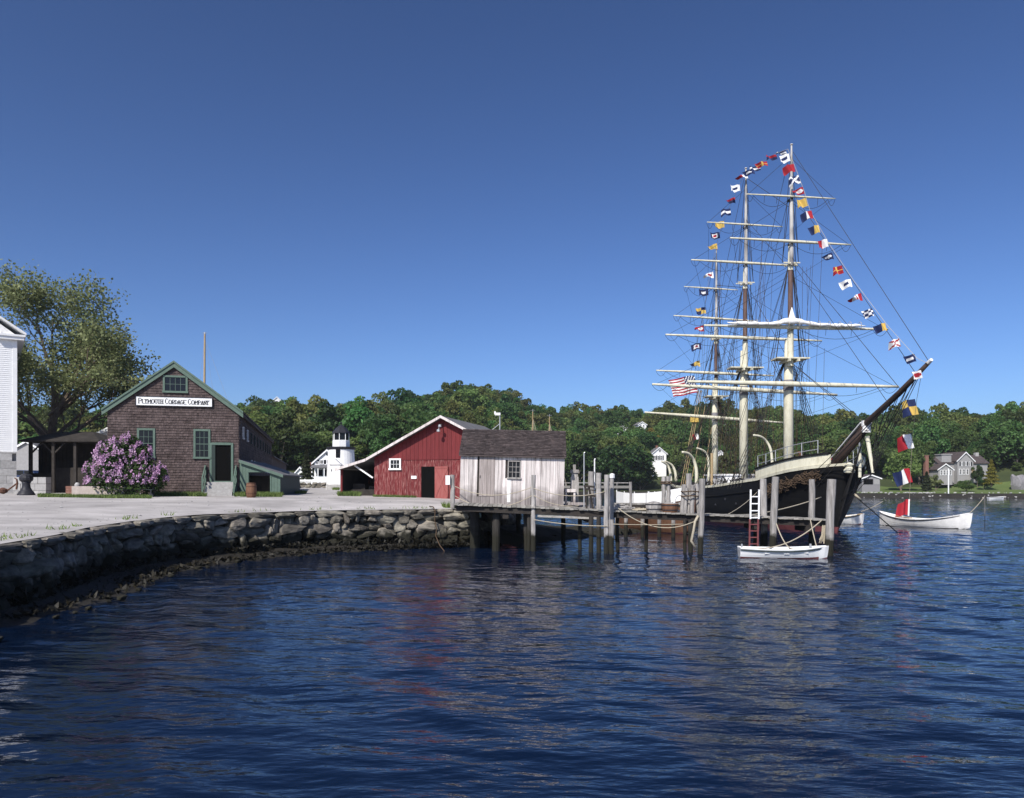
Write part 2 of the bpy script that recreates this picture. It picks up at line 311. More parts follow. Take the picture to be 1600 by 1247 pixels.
def make_water():
    xs = np.concatenate([np.linspace(-500, -19, 16), np.arange(-18, 36, 0.13), 36 + np.cumsum(0.13 * 1.016 ** np.arange(150)), np.linspace(125, 700, 16)])
    ys = np.concatenate([np.linspace(-40, 3.5, 8), np.arange(4, 58, 0.13), 58 + np.cumsum(0.13 * 1.014 ** np.arange(216)), np.linspace(245, 900, 14)])
    Xg, Yg = np.meshgrid(xs, ys); Zg = np.zeros_like(Xg)
    g = np.random.default_rng(5)
    # gust patches vary the height of the ripples
    mod = 0.66 + 0.34 * np.sin(Xg * .21 + 1.3 * np.sin(Yg * .13)) * np.sin(Yg * .17 + 2 + np.sin(Xg * .11))
    for i in range(70):
        lam = 0.5 * (2.6 / 0.5) ** g.uniform(0, 1); th = math.radians(50) + g.normal() * 0.36
        k = 2 * math.pi / lam; a = 0.0036 * lam ** 0.9 * g.uniform(.5, 1.2); ph = g.uniform(0, 6.28)
        q = k * (Xg * math.cos(th) + Yg * math.sin(th)) + ph
        Zg += a * (np.sin(q) + 0.25 * np.sin(2 * q + 1.5))
    win = np.clip((Xg + 18) / 3, 0, 1) * np.clip((118 - Xg) / 6, 0, 1) * np.clip((Yg - 4) / 1, 0, 1) * np.clip((225 - Yg) / 20, 0, 1)
    Zg *= mod * win * np.clip(0.35 + 0.65 * (1 - np.exp(-np.maximum(0, 0.0 + np.abs(Xg + 20)) / 8)), 0, 1)
    h, w = Xg.shape; idx = np.arange(h * w).reshape(h, w)
    fa = np.stack([idx[:-1, :-1], idx[:-1, 1:], idx[1:, 1:], idx[1:, :-1]], -1).reshape(-1, 4)
    me = bpy.data.meshes.new('water'); me.vertices.add(h * w); me.vertices.foreach_set('co', np.stack([Xg, Yg, Zg], -1).reshape(-1).astype(np.float32))
    me.loops.add(fa.size); me.loops.foreach_set('vertex_index', fa.reshape(-1).astype(np.int32))
    me.polygons.add(len(fa)); me.polygons.foreach_set('loop_start', np.arange(0, fa.size, 4, dtype=np.int32)); me.polygons.foreach_set('loop_total', np.full(len(fa), 4, dtype=np.int32))
    me.polygons.foreach_set('use_smooth', np.ones(len(fa), dtype=bool)); me.materials.append(MT['water']); me.update(calc_edges=True)
    struct(link('water', me))
make_water()

# far shore and wooded hills, on a fan of columns that follows the valley round
SKY_PX = [-1500, -600, 0, 200, 370, 450, 540, 600, 640, 700, 740, 775, 810, 850, 900, 950, 1000, 1050, 1100, 1200, 1290, 1400, 1500, 1550, 1600, 1750, 2400, 3400]
SKY_PY = [655, 650, 658, 652, 648, 646, 648, 642, 632, 618, 607, 610, 624, 636, 642, 638, 634, 637, 630, 634, 640, 643, 637, 628, 611, 596, 600, 620]
D0K = ([-1500, 650, 760, 880, 1000, 1150, 1300, 1400, 1600, 2200, 3400], [130, 130, 180, 225, 235, 225, 190, 183, 178, 150, 140])
D1K = ([-1500, 300, 700, 900, 1100, 1300, 1500, 1620, 3400], [360, 400, 430, 430, 410, 360, 330, 300, 290])
def D0(px): return interp(px, *D0K)
def D1(px): return interp(px, *D1K)
def hz(px, D):
    d0, d1 = D0(px), D1(px); base = 2.9 if px < 760 else interp(px, [760, 880], [2.9, 1.1])
    top = EYE + (HY - interp(px, SKY_PX, SKY_PY)) * d1 / F - 13.5
    if D < d0 - 3: return -1.5 if px > 700 else 2.6
    if D < d0: return lerp(-1.5, base - .3, (D - d0 + 3) / 3) if px > 700 else 2.7
    t = min(1.0, (D - d0) / (d1 - d0)); flat = interp(px, [700, 900, 1300, 1400], [0.06, .05, .10, .16])
    k = max(0, (t - flat) / (1 - flat)); z = base + min(t, flat) / flat * 0.9 + (top - base - .9) * (k * (1.75 - .75 * k) if k < 1 else 1)
    w = X(px, D)
    z += 2.2 * noise.noise((w * .018, D * .018, 3.3)) * min(1, k * 4)
    return z - max(0, D - d1) * 0.10
def make_hills():
    cols = list(range(-1500, 3401, 28)); rows = [-4, -2.9, -1.5, 0, 2, 5, 9, 14, 20, 27, 35, 45, 56, 70, 85, 100, 120, 140, 165, 190, 220, 260, 320, 420]
    mb = MB(); vs = []
    for c in cols:
        for r in rows:
            D = D0(c) + r; v = P(c, HY, D); vs.append((v.x, v.y, hz(c, D)))
    n = len(rows); fs = [(i * n + j, i * n + j + 1, (i + 1) * n + j + 1, (i + 1) * n + j) for i in range(len(cols) - 1) for j in range(n - 1)]
    mb.add(vs, fs)
    for k, (i, j) in enumerate((i, j) for i in range(len(cols) - 1) for j in range(n - 1)):
        mb.m[k] = 2 if rows[j] < 0 else (1 if rows[j] < 27 and cols[i] > 1280 else 0)
    struct(mb.build('hills', [MT['hill_soil'], MT['lawn'], MT['mud']], smooth=True))
make_hills()

# ---- tree kinds
def crown_points(rx, rz, lobes, per, seed, lo=0.35):
    g = np.random.default_rng(seed); pts, outs = [], []
    for i in range(lobes):
        v = g.normal(size=3); v /= np.linalg.norm(v); rr = g.uniform(0.3, 0.95)
        c = np.array([v[0] * rx * rr, v[1] * rx * rr, v[2] * rz * rr * (1 if v[2] > 0 else .8)])
        r = rx * g.uniform(.18, .42)
        d = g.normal(size=(per, 3)); d[:, 2] = np.where(d[:, 2] < -0.5, -d[:, 2], d[:, 2]); d /= np.linalg.norm(d, axis=1)[:, None]
        pts.append(c + d * (r * g.uniform(.72, 1.05, (per, 1)))); outs.append(d)
    return np.concatenate(pts), np.concatenate(outs)
KIND = []
for k in range(7):
    rx, rz = [(4.6, 4.4), (5.2, 4.2), (4.0, 5.0), (5.6, 5.0), (4.4, 3.8), (3.4, 4.6), (5.0, 4.8)][k]
    p, o = crown_points(rx, rz, 24 + 2 * (k % 4), 150, 100 + k)
    KIND.append((quads_mesh('crown', leaves(p, .66, out=o * 1.0) + np.array([0, 0, rz + 2.2]), MT['leaf_wood']), rx, rz))
tr = MB(); tr.tube([(0, 0, -1.5), (0.1, 0, 2), (0, .1, 5), (.1, 0, 7.5)], [.30, .24, .17, .06], 7)
for a in range(5): tr.tube([(0, 0, 2.2 + a * .7), (math.cos(a * 2.2) * 2.2, math.sin(a * 2.2) * 2.2, 5 + a * .5)], [.11, .04], 5)
_t = tr.build('trunk', MT['bark']); TRUNK = _t.data; bpy.data.objects.remove(_t)
def tree(name, label, loc, s, k=0, leaf=None, sz=None, rz=None, group=None, cat='tree'):
    t = thing(name, label, cat, loc, rz if rz is not None else R.uniform(0, 6.28), group)
    me = KIND[k][0]
    if leaf:
        key = (k, leaf)
        if key not in LEAFC: c = me.copy(); c.materials[0] = MT[leaf]; LEAFC[key] = c
        me = LEAFC[key]
    t.scale = (s, s, sz or s)
    link('trunk', TRUNK, t); link('crown', me, t); return t
LEAFC = {}

def make_wood():
    pts, sc, rot, ki = [], [], [], []
    g = random.Random(21); cells = {}
    def ok(x, y, r):
        cx, cy = int(x // 8), int(y // 8)
        for i in (-1, 0, 1):
            for j in (-1, 0, 1):
                for q in cells.get((cx + i, cy + j), ()):
                    if (q[0] - x) ** 2 + (q[1] - y) ** 2 < r * r: return False
        cells.setdefault((cx, cy), []).append((x, y)); return True
    clear = [(X(1495, 205), 205, 22), (X(1500, 192), 192, 17), (X(1560, 190), 190, 20), (X(1450, 196), 196, 12), (X(1360, 196), 196, 13), (X(1030, 262), 262, 9), (X(1031, 250), 250, 7), (X(1031, 240), 240, 7), (X(1126, 258), 258, 8), (X(1126, 248), 248, 7), (X(1126, 238), 238, 6), (X(505, 150), 150, 14), (X(470, 150), 150, 12), (X(433, 398), 398, 9), (X(1004, 330), 330, 10), (X(976, 325), 325, 9), (X(1004, 318), 318, 9), (X(976, 312), 312, 9), (X(1130, 330), 330, 9), (X(1130, 318), 318, 9)]
    for i in range(16000):
        px = g.uniform(-500, 2150); d0, d1 = D0(px), D1(px)
        D = d0 + 2.5 + (d1 + 25 - d0) * g.random() ** .95
        if px > 1330 and D < d0 + (12 if px < 1440 else 27): continue
        if px < 700 and D < d0 + 10: continue
        x = X(px, D)
        if any((x - a) ** 2 + (D - b) ** 2 < c * c for a, b, c in clear): continue
        edge = D < d0 + (42 if px > 1290 else 26)
        if not ok(x, D, 3.6 if edge else 5.4): continue
        big = g.uniform(.8, 1.4)
        if D > d1 - 25: big *= .8
        if edge and g.random() < (.75 if D < d0 + 12 else .5): big *= .42
        pts.append((x, D, hz(px, D) - 2.4 * big))
        sc.append(big); rot.append(g.uniform(0, 6.28)); ki.append(g.randrange(7))
    me = bpy.data.meshes.new('hillside_wood'); me.from_pydata(pts, [], [])
    for nm, ty, vals in (('sc', 'FLOAT', sc), ('zs', 'FLOAT', [g.uniform(.78, 1.15) for _ in sc]), ('rot', 'FLOAT', rot), ('ki', 'INT', ki)):
        a = me.attributes.new(nm, ty, 'POINT'); a.data.foreach_set('value', vals)
    o = stuff(link('hillside_wood', me)); o['label'] = 'dense green broadleaf wood covering the hills behind the harbour'
    c = bpy.data.collections.new('tree_kinds')
    for k in range(7):
        q = bpy.data.objects.new('kind_%d' % k, KIND[k][0]); c.objects.link(q)
    ng = bpy.data.node_groups.new('scatter', 'GeometryNodeTree'); ng.interface.new_socket('Geometry', in_out='INPUT', socket_type='NodeSocketGeometry'); ng.interface.new_socket('Geometry', in_out='OUTPUT', socket_type='NodeSocketGeometry')
    N, L = ng.nodes, ng.links; gi, go = N.new('NodeGroupInput'), N.new('NodeGroupOutput')
    ci = N.new('GeometryNodeCollectionInfo'); ci.inputs['Collection'].default_value = c; ci.inputs['Separate Children'].default_value = True; ci.inputs['Reset Children'].default_value = True
    ip = N.new('GeometryNodeInstanceOnPoints'); ip.inputs['Pick Instance'].default_value = True
    def at(n, ty):
        a = N.new('GeometryNodeInputNamedAttribute'); a.data_type = ty; a.inputs['Name'].default_value = n; return a.outputs[0]
    cx = N.new('ShaderNodeCombineXYZ'); L.new(at('rot', 'FLOAT'), cx.inputs[2])
    L.new(gi.outputs[0], ip.inputs['Points']); L.new(ci.outputs[0], ip.inputs['Instance']); L.new(at('ki', 'INT'), ip.inputs['Instance Index'])
    L.new(cx.outputs[0], ip.inputs['Rotation']); vs_ = N.new('ShaderNodeVectorMath'); vs_.operation = 'SCALE'; vv = N.new('ShaderNodeCombineXYZ'); vv.inputs[0].default_value = 1; vv.inputs[1].default_value = 1; L.new(at('zs', 'FLOAT'), vv.inputs[2]); L.new(vv.outputs[0], vs_.inputs[0]); L.new(at('sc', 'FLOAT'), vs_.inputs['Scale']); L.new(vs_.outputs[0], ip.inputs['Scale']); L.new(ip.outputs[0], go.inputs[0])
    md = o.modifiers.new('scatter', 'NODES'); md.node_group = ng
    print('wood trees', len(pts))
make_wood()

# ---- the stone seawall: every stone is a piece of its own
def rock_mesh(seed, flat=0.0, cuts=3):
    bm = bmesh.new(); bmesh.ops.create_cube(bm, size=1); bmesh.ops.subdivide_edges(bm, edges=bm.edges, cuts=cuts, use_grid_fill=True)
    for v in bm.verts:
        c = v.co.copy(); q = (abs(c.x * 2) ** 4 + abs(c.y * 2) ** 4 + abs(c.z * 2) ** 4) ** .25
        v.co = c / max(q, .01) * (1 if flat < .5 else 1) * 1.0
        d = noise.noise_vector(v.co * 2.3 + Vector((seed * 7.1, seed * 3.3, seed)))
        v.co += Vector((d.x * .16, d.y * .15, d.z * .18 * (1 - flat)))
    rg = random.Random(seed * 13 + 5)
    for k in range(9):          # split faces: shear the block off along a few planes
        n_ = Vector((rg.gauss(0, 1), rg.gauss(0, 1), rg.gauss(0, .8))).normalized(); dd = rg.uniform(.33, .46) if flat < .5 else rg.uniform(.42, .52)
        for v in bm.verts:
            q = v.co.dot(n_) - dd
            if q > 0: v.co -= n_ * q
    me = bpy.data.meshes.new('stone'); bm.to_mesh(me); bm.free(); me.materials.append(MT['stone']); return me
ROCKS = [rock_mesh(i) for i in range(12)]; CAPS = [rock_mesh(i + 40, .8) for i in range(5)]
def make_seawall():
    w = thing('stone_seawall', 'rough dry-laid stone seawall curving round the gravel quay', 'seawall', (WALL[0][0], WALL[0][1], 0))
    A = [Vector((*p, 0)) for p in WALL]; S = [0]
    for a, b in zip(A, A[1:]): S.append(S[-1] + (b - a).length)
    def at(s):
        for i in range(len(S) - 1):
            if s <= S[i + 1] or i == len(S) - 2:
                t = (s - S[i]) / (S[i + 1] - S[i]); d = (A[i + 1] - A[i]).normalized(); return A[i].lerp(A[i + 1], t), d
    mb = MB(); prev = None; n = int(S[-1] / .8); vs = []
    for i in range(n + 1):
        p, d = at(S[-1] * i / n); nr = Vector((d.y, -d.x, 0))
        vs += [p - nr * .28 + Vector((0, 0, QZY(p.y) - .05)), p - nr * .22 + Vector((0, 0, -.8)), p - nr * 1.6 + Vector((0, 0, QZY(p.y) - .05))]
    mb.add(vs, [f for i in range(n) for f in ((3 * i, 3 * i + 1, 3 * i + 4, 3 * i + 3), (3 * i + 2, 3 * i, 3 * i + 3, 3 * i + 5))])
    mb.build('wall_core', MT['core'], w, world=True)
    g = random.Random(4); zrow = -.30; rows = [.44, .42, .40, .39, .34, .26]; M0 = XF[w.name].inverted()
    for r, hrow in enumerate(rows):
        s = g.uniform(13.4, 14.2); cap = r == 5
        while s < S[-1] + (.1):
            L_ = g.choice((.38, .55, .7, .85, 1.05, 1.35)) * g.uniform(.85, 1.15) if not cap else g.uniform(.7, 1.6)
            if r == 4 and g.random() < .4: L_ *= .6
            p, d = at(min(s + L_ / 2, S[-1])); nr = Vector((d.y, -d.x, 0)); ang = math.atan2(d.y, d.x)
            h = hrow * g.uniform(.8, 1.5) if not cap else hrow * g.uniform(.8, 1.02)
            zc = (zrow + hrow / 2 + .3) * (QZY(p.y) + .3) / 2.25 - .3 + (g.uniform(-.07, .07) if not cap else -.02)
            me = (CAPS if cap else ROCKS)[g.randrange(5 if cap else 12)]
            o = bpy.data.objects.new('stone', me); COL.objects.link(o); o.parent = w
            pos = M0 @ (p - nr * (.05 + g.uniform(-.09, .08)) + Vector((0, 0, zc)))
            o.location = pos; o.rotation_euler = (g.uniform(-.12, .12) + (math.pi if not cap and g.random() < .5 else 0), g.uniform(-.24, .24) if not cap else g.uniform(-.03, .03), ang)
            o.scale = (L_ * 1.12, .66 * g.uniform(.85, 1.2), h * 1.2)
            s += L_
        zrow += hrow
    # stones of the return under the wharf
    for i in range(26):
        q = g.random(); p = Vector((lerp(-2.2, .3, q) + g.uniform(-.3, .3), lerp(39.8, 47, q), g.uniform(-.1, 1.6)))
        o = bpy.data.objects.new('stone', ROCKS[g.randrange(12)]); COL.objects.link(o); o.parent = w; o.location = M0 @ p
        o.rotation_euler = (g.uniform(-.2, .2), g.uniform(-.2, .2), 1.2 + g.uniform(-.3, .3)); o.scale = (g.uniform(.8, 1.4), .8, g.uniform(.5, .8))
    return at, S
wall_at, WS = make_seawall()

def make_foreshore():
    # muddy shelf at the foot of the wall on the left and a rubble spit behind the wharf
    mb = MB(); n = 40; vs = []
    for i in range(n + 1):
        s = 3 + (WS[-1] * .93 - 3) * i / n; p, d = wall_at(s); nr = Vector((d.y, -d.x, 0))
        wd = interp(i / n, [0, .25, .5, .75, 1], [.5, .8, 2.0, 1.6, .5])
        for k, (o_, z) in enumerate(((-.5, .35), (.35, .26), (.6 * wd, .12), (wd, -.06), (wd + 1.2, -.5))):
            q = p + nr * (o_ + .35 * noise.noise((s * .6, k, 0))); vs.append((q.x, q.y, z + .10 * noise.noise((q.x * 1.4, q.y * 1.4, 1))))
    mb.add(vs, [(5 * i + j, 5 * i + j + 1, 5 * i + 6 + j, 5 * i + 5 + j) for i in range(n) for j in range(4)])
    struct(mb.build('foreshore', MT['mud'], smooth=True))
    sp = MB(); vs = []; m = 26; kk = 9
    for i in range(m + 1):
        t = i / m; cx, cy = lerp(-2.5, 8.5, t), lerp(44, 52.5, t); wid = lerp(4.5, .8, t ** 1.5)
        for j in range(kk):
            u = j / (kk - 1) * 2 - 1
            q = Vector((cx + u * wid * .5, cy - u * wid * .9, 0)); h = (1 - u * u) * lerp(1.3, .35, t) - .25
            sp.v.append((q.x, q.y, h + .22 * noise.noise((q.x * 1.1, q.y * 1.1, 4)))); 
    for i in range(m):
        for j in range(kk - 1): sp.f.append((i * kk + j, i * kk + j + 1, (i + 1) * kk + j + 1, (i + 1) * kk + j)); sp.m.append(0)
    struct(sp.build('rubble_spit', MT['core'], smooth=False))
    # rockweed hanging on wall foot and lying on the shelf
    g = random.Random(9); V = []
    pts = []
    for i in range(5200):
        s = g.uniform(3, WS[-1]); p, d = wall_at(s); nr = Vector((d.y, -d.x, 0)); u = g.random()
        if u < .62: q = p + nr * g.uniform(.16, .36) + Vector((0, 0, g.uniform(-.05, .52)))
        else: q = p + nr * g.uniform(.3, interp(s / WS[-1], [0, .3, .5, .75, 1], [.4, .7, 1.8, 1.4, .4])); q.z = .16 * (1 - (q - p).length / 3.6) + .03
        pts.append(q)
    me = quads_mesh('rockweed', leaves(np.array(pts), .26, up=.2, aspect=.35), MT['weed_mat']); o = stuff(link('rockweed', me)); o['label'] = 'dark wet rockweed along the foot of the seawall'
    pts = []
    for i in range(90):
        s = g.uniform(4, WS[-1] * .9); p, d = wall_at(s); nr = Vector((d.y, -d.x, 0)); q = p + nr * g.uniform(.5, 1.9); q.z = .06; pts.append((q, g.uniform(.06, .22)))
    for i in range(160):
        t = g.random(); pts.append((Vector((lerp(-2.5, 8.2, t) + g.uniform(-1.8, 1.8) * (1 - t), lerp(43.5, 51.6, t) - g.uniform(0, 2.4) * (1 - t * .6), g.uniform(-.05, .45) * (1 - t * .7))), g.uniform(.15, .55)))
    mb = MB()
    for q, r in pts:
        me = ROCKS[g.randrange(12)]; M = Matrix.Translation(q) @ Matrix.Rotation(g.uniform(0, 6), 4, 'Z') @ Matrix.Diagonal((r * 1.3, r, r * .7, 1))
        mb.add([M @ v.co for v in me.vertices], [tuple(p.vertices) for p in me.polygons])
    o = stuff(mb.build('shore_rubble', MT['stone'])); o['label'] = 'loose rocks scattered on the muddy foreshore'
make_foreshore()

# ------------------------------------------------------------------ buildings
def window(par, x0, x1, z0, z1, cols, rows, trim, y=0.0, tw=0.09, mid=True, panes=True, M=None):
    """casing, sash bars and glass in the wall plane y (outside is -y)"""
    M = M or Matrix()
    T = lambda v: M @ Vector(v)
    f = MB(); a = y - .06; b = y + .02
    def bx(p, q): f.box(p, q, 0, M)
    bx((x0, a, z0), (x0 + tw, b, z1)); bx((x1 - tw, a, z0), (x1, b, z1)); bx((x0 + tw, a - .01, z1 - tw), (x1 - tw, b, z1)); bx((x0 - .03, a - .04, z0 - .05), (x1 + .03, b, z0 + tw * .6))
    ix0, ix1, iz0, iz1 = x0 + tw, x1 - tw, z0 + tw * .6, z1 - tw; bw = .022
    for i in range(1, cols): xx = lerp(ix0, ix1, i / cols); bx((xx - bw / 2, y - .035, iz0), (xx + bw / 2, y - .012, iz1))
    for j in range(1, rows):
        zz = lerp(iz0, iz1, j / rows); q = bw * (1.8 if mid and j * 2 == rows else 1); bx((ix0, y - .04, zz - q / 2), (ix1, y - .013, zz + q / 2))
    w = f.build('window', trim, par)
    if panes:
        for i in range(cols):
            for j in range(rows):
                g = MB(); g.box((lerp(ix0, ix1, i / cols) + bw / 2, y - .022, lerp(iz0, iz1, j / rows) + bw / 2), (lerp(ix0, ix1, (i + 1) / cols) - bw / 2, y - .006, lerp(iz0, iz1, (j + 1) / rows) - bw / 2), 0, M)
                g.build('pane', MT['glass'], w)
    else:
        g = MB(); g.box((ix0, y - .012, iz0), (ix1, y - .004, iz1), 0, M); g.build('pane', MT['glass'], w)
    return w
def gable_wall(mb, Wd, d, h, pk, rid=None, m=0):
    rid = Wd / 2 if rid is None else rid
    mb.prism([(0, 0, 0), (Wd, 0, 0), (Wd, 0, h), (rid, 0, pk), (0, 0, h)], (0, d, 0), m)
def gable_roof(mb, Wd, d, h, pk, ov=.25, yo=.25, th=.12, rid=None, m=0, lift=.015):
    rid = Wd / 2 if rid is None else rid
    for sgn, e in ((-1, 0), (1, Wd)):
        s = (pk - h) / abs(rid - e); ex = e + sgn * ov; ez = h - ov * s
        mb.prism([(ex, -yo, ez + lift), (rid, -yo, pk + lift), (rid, -yo, pk + lift + th), (ex, -yo, ez + th + lift)], (0, d + 2 * yo, 0), m)
def shingles(mb, u0, u1, top, ch, sw, skip, fn, seed=1, z0=0.0):
    g = random.Random(seed); z = z0; r = 0
    while z < top(None):
        u = u0 - g.random() * sw
        while u < u1:
            w = sw * g.uniform(.6, 1.4); a, b = max(u, u0), min(u + w - .008, u1)
            if b - a > .02:
                zt = z + ch * 1.12; dz = g.uniform(-.012, .012); c = (a + b) / 2
                if zt < top(c) + .06 and not any(s[0] < c < s[1] and s[2] < z + ch / 2 < s[3] for s in skip):
                    o = .045 + g.uniform(-.008, .012)
                    mb.add([fn(a, o, z + dz), fn(b, o, z + dz), fn(b, .008, zt), fn(a, .008, zt), fn(a, 0, z + dz), fn(b, 0, z + dz)], [(0, 1, 2, 3), (4, 5, 1, 0), (0, 3, 4), (1, 5, 2)])
            u += w
        z += ch; r += 1
STROKE = {'P': 'a0,a1,c1,d.8,d.62,c.45,a.45', 'L': 'a1,a0,d0', 'Y': 'a1,b.5,d1|b.5,b0', 'M': 'a0,a1,b.35,d1,d0', 'O': 'b0,a.25,a.75,b1,c1,d.75,d.25,c0,b0', 'U': 'a1,a.2,b0,c0,d.2,d1', 'T': 'a1,d1|m1,m0', 'H': 'a1,a0|d1,d0|a.5,d.5', 'C': 'd.8,c1,b1,a.75,a.25,b0,c0,d.2', 'R': 'a0,a1,c1,d.8,d.62,c.45,a.45|b.45,d0', 'D': 'a0,a1,b1,d.75,d.25,b0,a0', 'A': 'a0,m1,d0|b.35,c.35', 'G': 'd.8,c1,b1,a.75,a.25,b0,c0,d.2,d.45,c.45', 'E': 'd1,a1,a0,d0|a.5,c.5', 'N': 'a0,a1,d0,d1'}
def lettering(mb, text, x, z, hbig, hsmall, sp, y, total):
    xs = {'a': 0, 'b': .33, 'm': .5, 'c': .67, 'd': 1}
    def width(ch, h): return h * (.95 if ch in 'MO' else .72)
    units = 0; first = True; seq = []
    for ch in text:
        if ch == ' ': units += sp * 2.2; first = True; seq.append((None, 0, 0)); continue
        h = hbig if first else hsmall; first = False; seq.append((ch, h, width(ch, h))); units += width(ch, h) + sp
    k = total / units
    for ch, h, w in seq:
        if ch is None: x += sp * 2.2 * k; continue
        for st in STROKE[ch].split('|'):
            pts = [(x + xs[q[0]] * w * k, z + float(q[1:]) * h) for q in st.split(',')]
            for i, (p, q) in enumerate(zip(pts, pts[1:])):
                t = .048 if abs(p[0] - q[0]) < abs(p[1] - q[1]) * .6 else .030
                mb.bar((p[0], y - .001 * (i % 3), p[1]), (q[0], y - .001 * (i % 3), q[1]), t, .012, up=(0, 1, 0))
            for e in (pts[0], pts[-1]):      # slab serifs
                if e[1] - z < .02 or e[1] - z > h - .02: mb.box((e[0] - .06, y - .009, e[1] - .012), (e[0] + .06, y + .004, e[1] + .012))
        x += (w + sp) * k

def ropewalk():
    Wd, H, PK, LEN = 7.92, 5.65, 8.62, 35.0
    t = thing('shingled_warehouse', 'long dark brown shingled warehouse with green trim and white lettered sign', 'building', (X(168, 49), 49, 2.5), math.radians(14))
    wl = MB(); gable_wall(wl, Wd, LEN, H, PK); wall = wl.build('wall', MT['shingle_core'], t)
    wn = [(1.74, 2.82), (5.13, 6.17)]; at = (3.28, 4.78, 6.70, 7.78); door = (6.42, 7.45, .9, 3.3)
    skip = [(a + .03, b - .03, 2.48, 4.27) for a, b in wn] + [(at[0] + .03, at[1] - .03, at[2], at[3] - .05), (door[0] - .1, door[1] + .1, -.1, door[3] + .1)]
    top = lambda c: PK if c is None else (H + (PK - H) * (1 - abs(c - Wd / 2) / (Wd / 2)) - .05)
    sh = MB(); shingles(sh, 0, Wd, top, .17, .13, skip, lambda u, o, z: (u, -o, z), 3, .12); stuff(sh.build('front_shingles', MT['shingle'], t))
    sd = MB(); shingles(sd, 0, LEN, lambda c: H - .1, .19, .26, [(i * 3.2 + 2.2, i * 3.2 + 3.0, 3.9, 4.7) for i in range(10)] + [(i * 2.6 + 9, i * 2.6 + 9.7, 1.9, 2.6) for i in range(10)], lambda u, o, z: (Wd + o, u, z), 5, .1); stuff(sd.build('side_shingles', MT['shingle'], t))
    rf = MB(); gable_roof(rf, Wd, LEN, H, PK, .28, .16, .1); roof = rf.build('roof', MT['roof_dark'], t)
    for sgn in (0, 1):      # raking trim boards, two steps
        k = MB(); s = (PK - H) / (Wd / 2)
        for dy, wd, dz in ((-.20, .30, -.02), (-.26, .13, .11)):
            e = -.30 if sgn == 0 else Wd + .30; ez = H - .30 * s + dz
            k.prism([(e, dy, ez - wd), (Wd / 2, dy, PK + dz - wd), (Wd / 2, dy, PK + dz), (e, dy, ez)], (0, .075, 0))
        k.build('rake_trim', MT['green_paint'], t)
    e = MB(); e.box((Wd + .12, -.15, H - .42), (Wd + .27, LEN, H - .24)); e.build('eave_board', MT['shingle_core'], t)
    for a, b in wn: window(t, a, b, 2.43, 4.32, 3, 4, MT['green_paint'], -.035, .13)
    window(t, *at, 4, 2, MT['green_paint'], -.035, .12, mid=False)
    Ms = Matrix.Translation((Wd, 0, 0)) @ Matrix.Rotation(math.radians(90), 4, 'Z')
    for i in range(10): window(t, i * 3.2 + 2.2, i * 3.2 + 3.0, 3.9, 4.7, 2, 2, MT['white_worn'] if i < 2 else MT['green_dark'], -.03, .07, panes=False, M=Ms)  # pale trim on the first pair stands in for glints
    for i in range(10): window(t, i * 2.6 + 9, i * 2.6 + 9.7, 1.9, 2.6, 2, 2, MT['white_worn'], -.03, .07, panes=False, M=Ms)  # pale trim again puts a row of glints into the colour
    # sign
    sg = MB(); sg.box((1.70, -.13, 5.80), (6.27, -.05, 6.35)); sign = sg.build('sign_board', MT['white_paint'], t); sign['label'] = 'white name board with black serif capitals'
    fr = MB()
    for a, b in (((1.67, -.15, 5.76), (6.30, -.04, 5.80)), ((1.67, -.15, 6.35), (6.30, -.04, 6.39)), ((1.66, -.15, 5.80), (1.70, -.04, 6.35)), ((6.27, -.15, 5.80), (6.31, -.04, 6.35))): fr.box(a, b)
    fr.build('sign_frame', MT['iron'], sign)
    lt = MB(); lettering(lt, 'PLYMOUTH CORDAGE COMPANY', 1.86, 5.93, .32, .25, .075, -.137, 4.27); lt.build('lettering', MT['iron'], sign)
    # doorway: green casing, black sheet painting the unlit hall, open leaf
    d = MB(); x0, x1, z0, z1 = door
    d.box((x0 - .30, -.10, z0 - .05), (x0 - .17, .02, z1 + .14)); d.box((x1, -.10, z0 - .05), (x1 + .14, .02, z1 + .14)); d.box((x0 - .17, -.11, z1), (x1, .02, z1 + .16)); d.box((x0 - .17, -.16, z0 - .07), (x1, .02, z0 + .03))
    df = d.build('door_frame', MT['green_paint'], t)
    v = MB(); v.box((x0 - .165, -.012, z0 + .03), (x1, -.006, z1)); v.build('opening_shade', MT['unlit_black'], df)
    lf = MB(); lf.box((x0 - .16, -.09, z0 + .03), (x0 + .05, -.02, z1 - .02)); lf.build('door_leaf', MT['green_dark'], df)
    st = MB()
    for i in range(4): s = st; s.box((x0 - .35 - .02 * i, -.35 - .3 * (i + 1), 0), (x1 + .18 + .02 * i, -.05 - .3 * i if i == 0 else -.345 - .3 * i, .86 - .22 * i))
    for i in range(4):
        q = MB(); q.box((x0 - .4 - .02 * i, -.36 - .3 * (i + 1), -.2), (x1 + .22, -.12 if i == 0 else -.362 - .3 * i, .86 - .215 * i)); q.build('stone_step', MT['granite'], t)
    for sx in (x0 - .55, x1 + .32):
        r = MB(); r.box((sx - .05, -.2, 0), (sx + .05, -.1, 1.95)); r.box((sx - .05, -1.5, -.2), (sx + .05, -1.4, 1.15))
        r.bar((sx, -.15, 1.90), (sx, -1.45, 1.10), .07, .12); r.bar((sx, -.15, 1.35), (sx, -1.45, .55), .05, .10); r.bar((sx, -.15, .85), (sx, -1.45, .15), .05, .10)
        r.build('stair_railing', MT['green_paint'], t)
    b = MB(); b.box((-.05, -.06, -.2), (x0 - .42, -.035, .12)); b.build('foundation', MT['granite'], t)
    # low rear extension
    ex = MB(); M = Matrix.Translation((2.0, LEN + .05, 0))
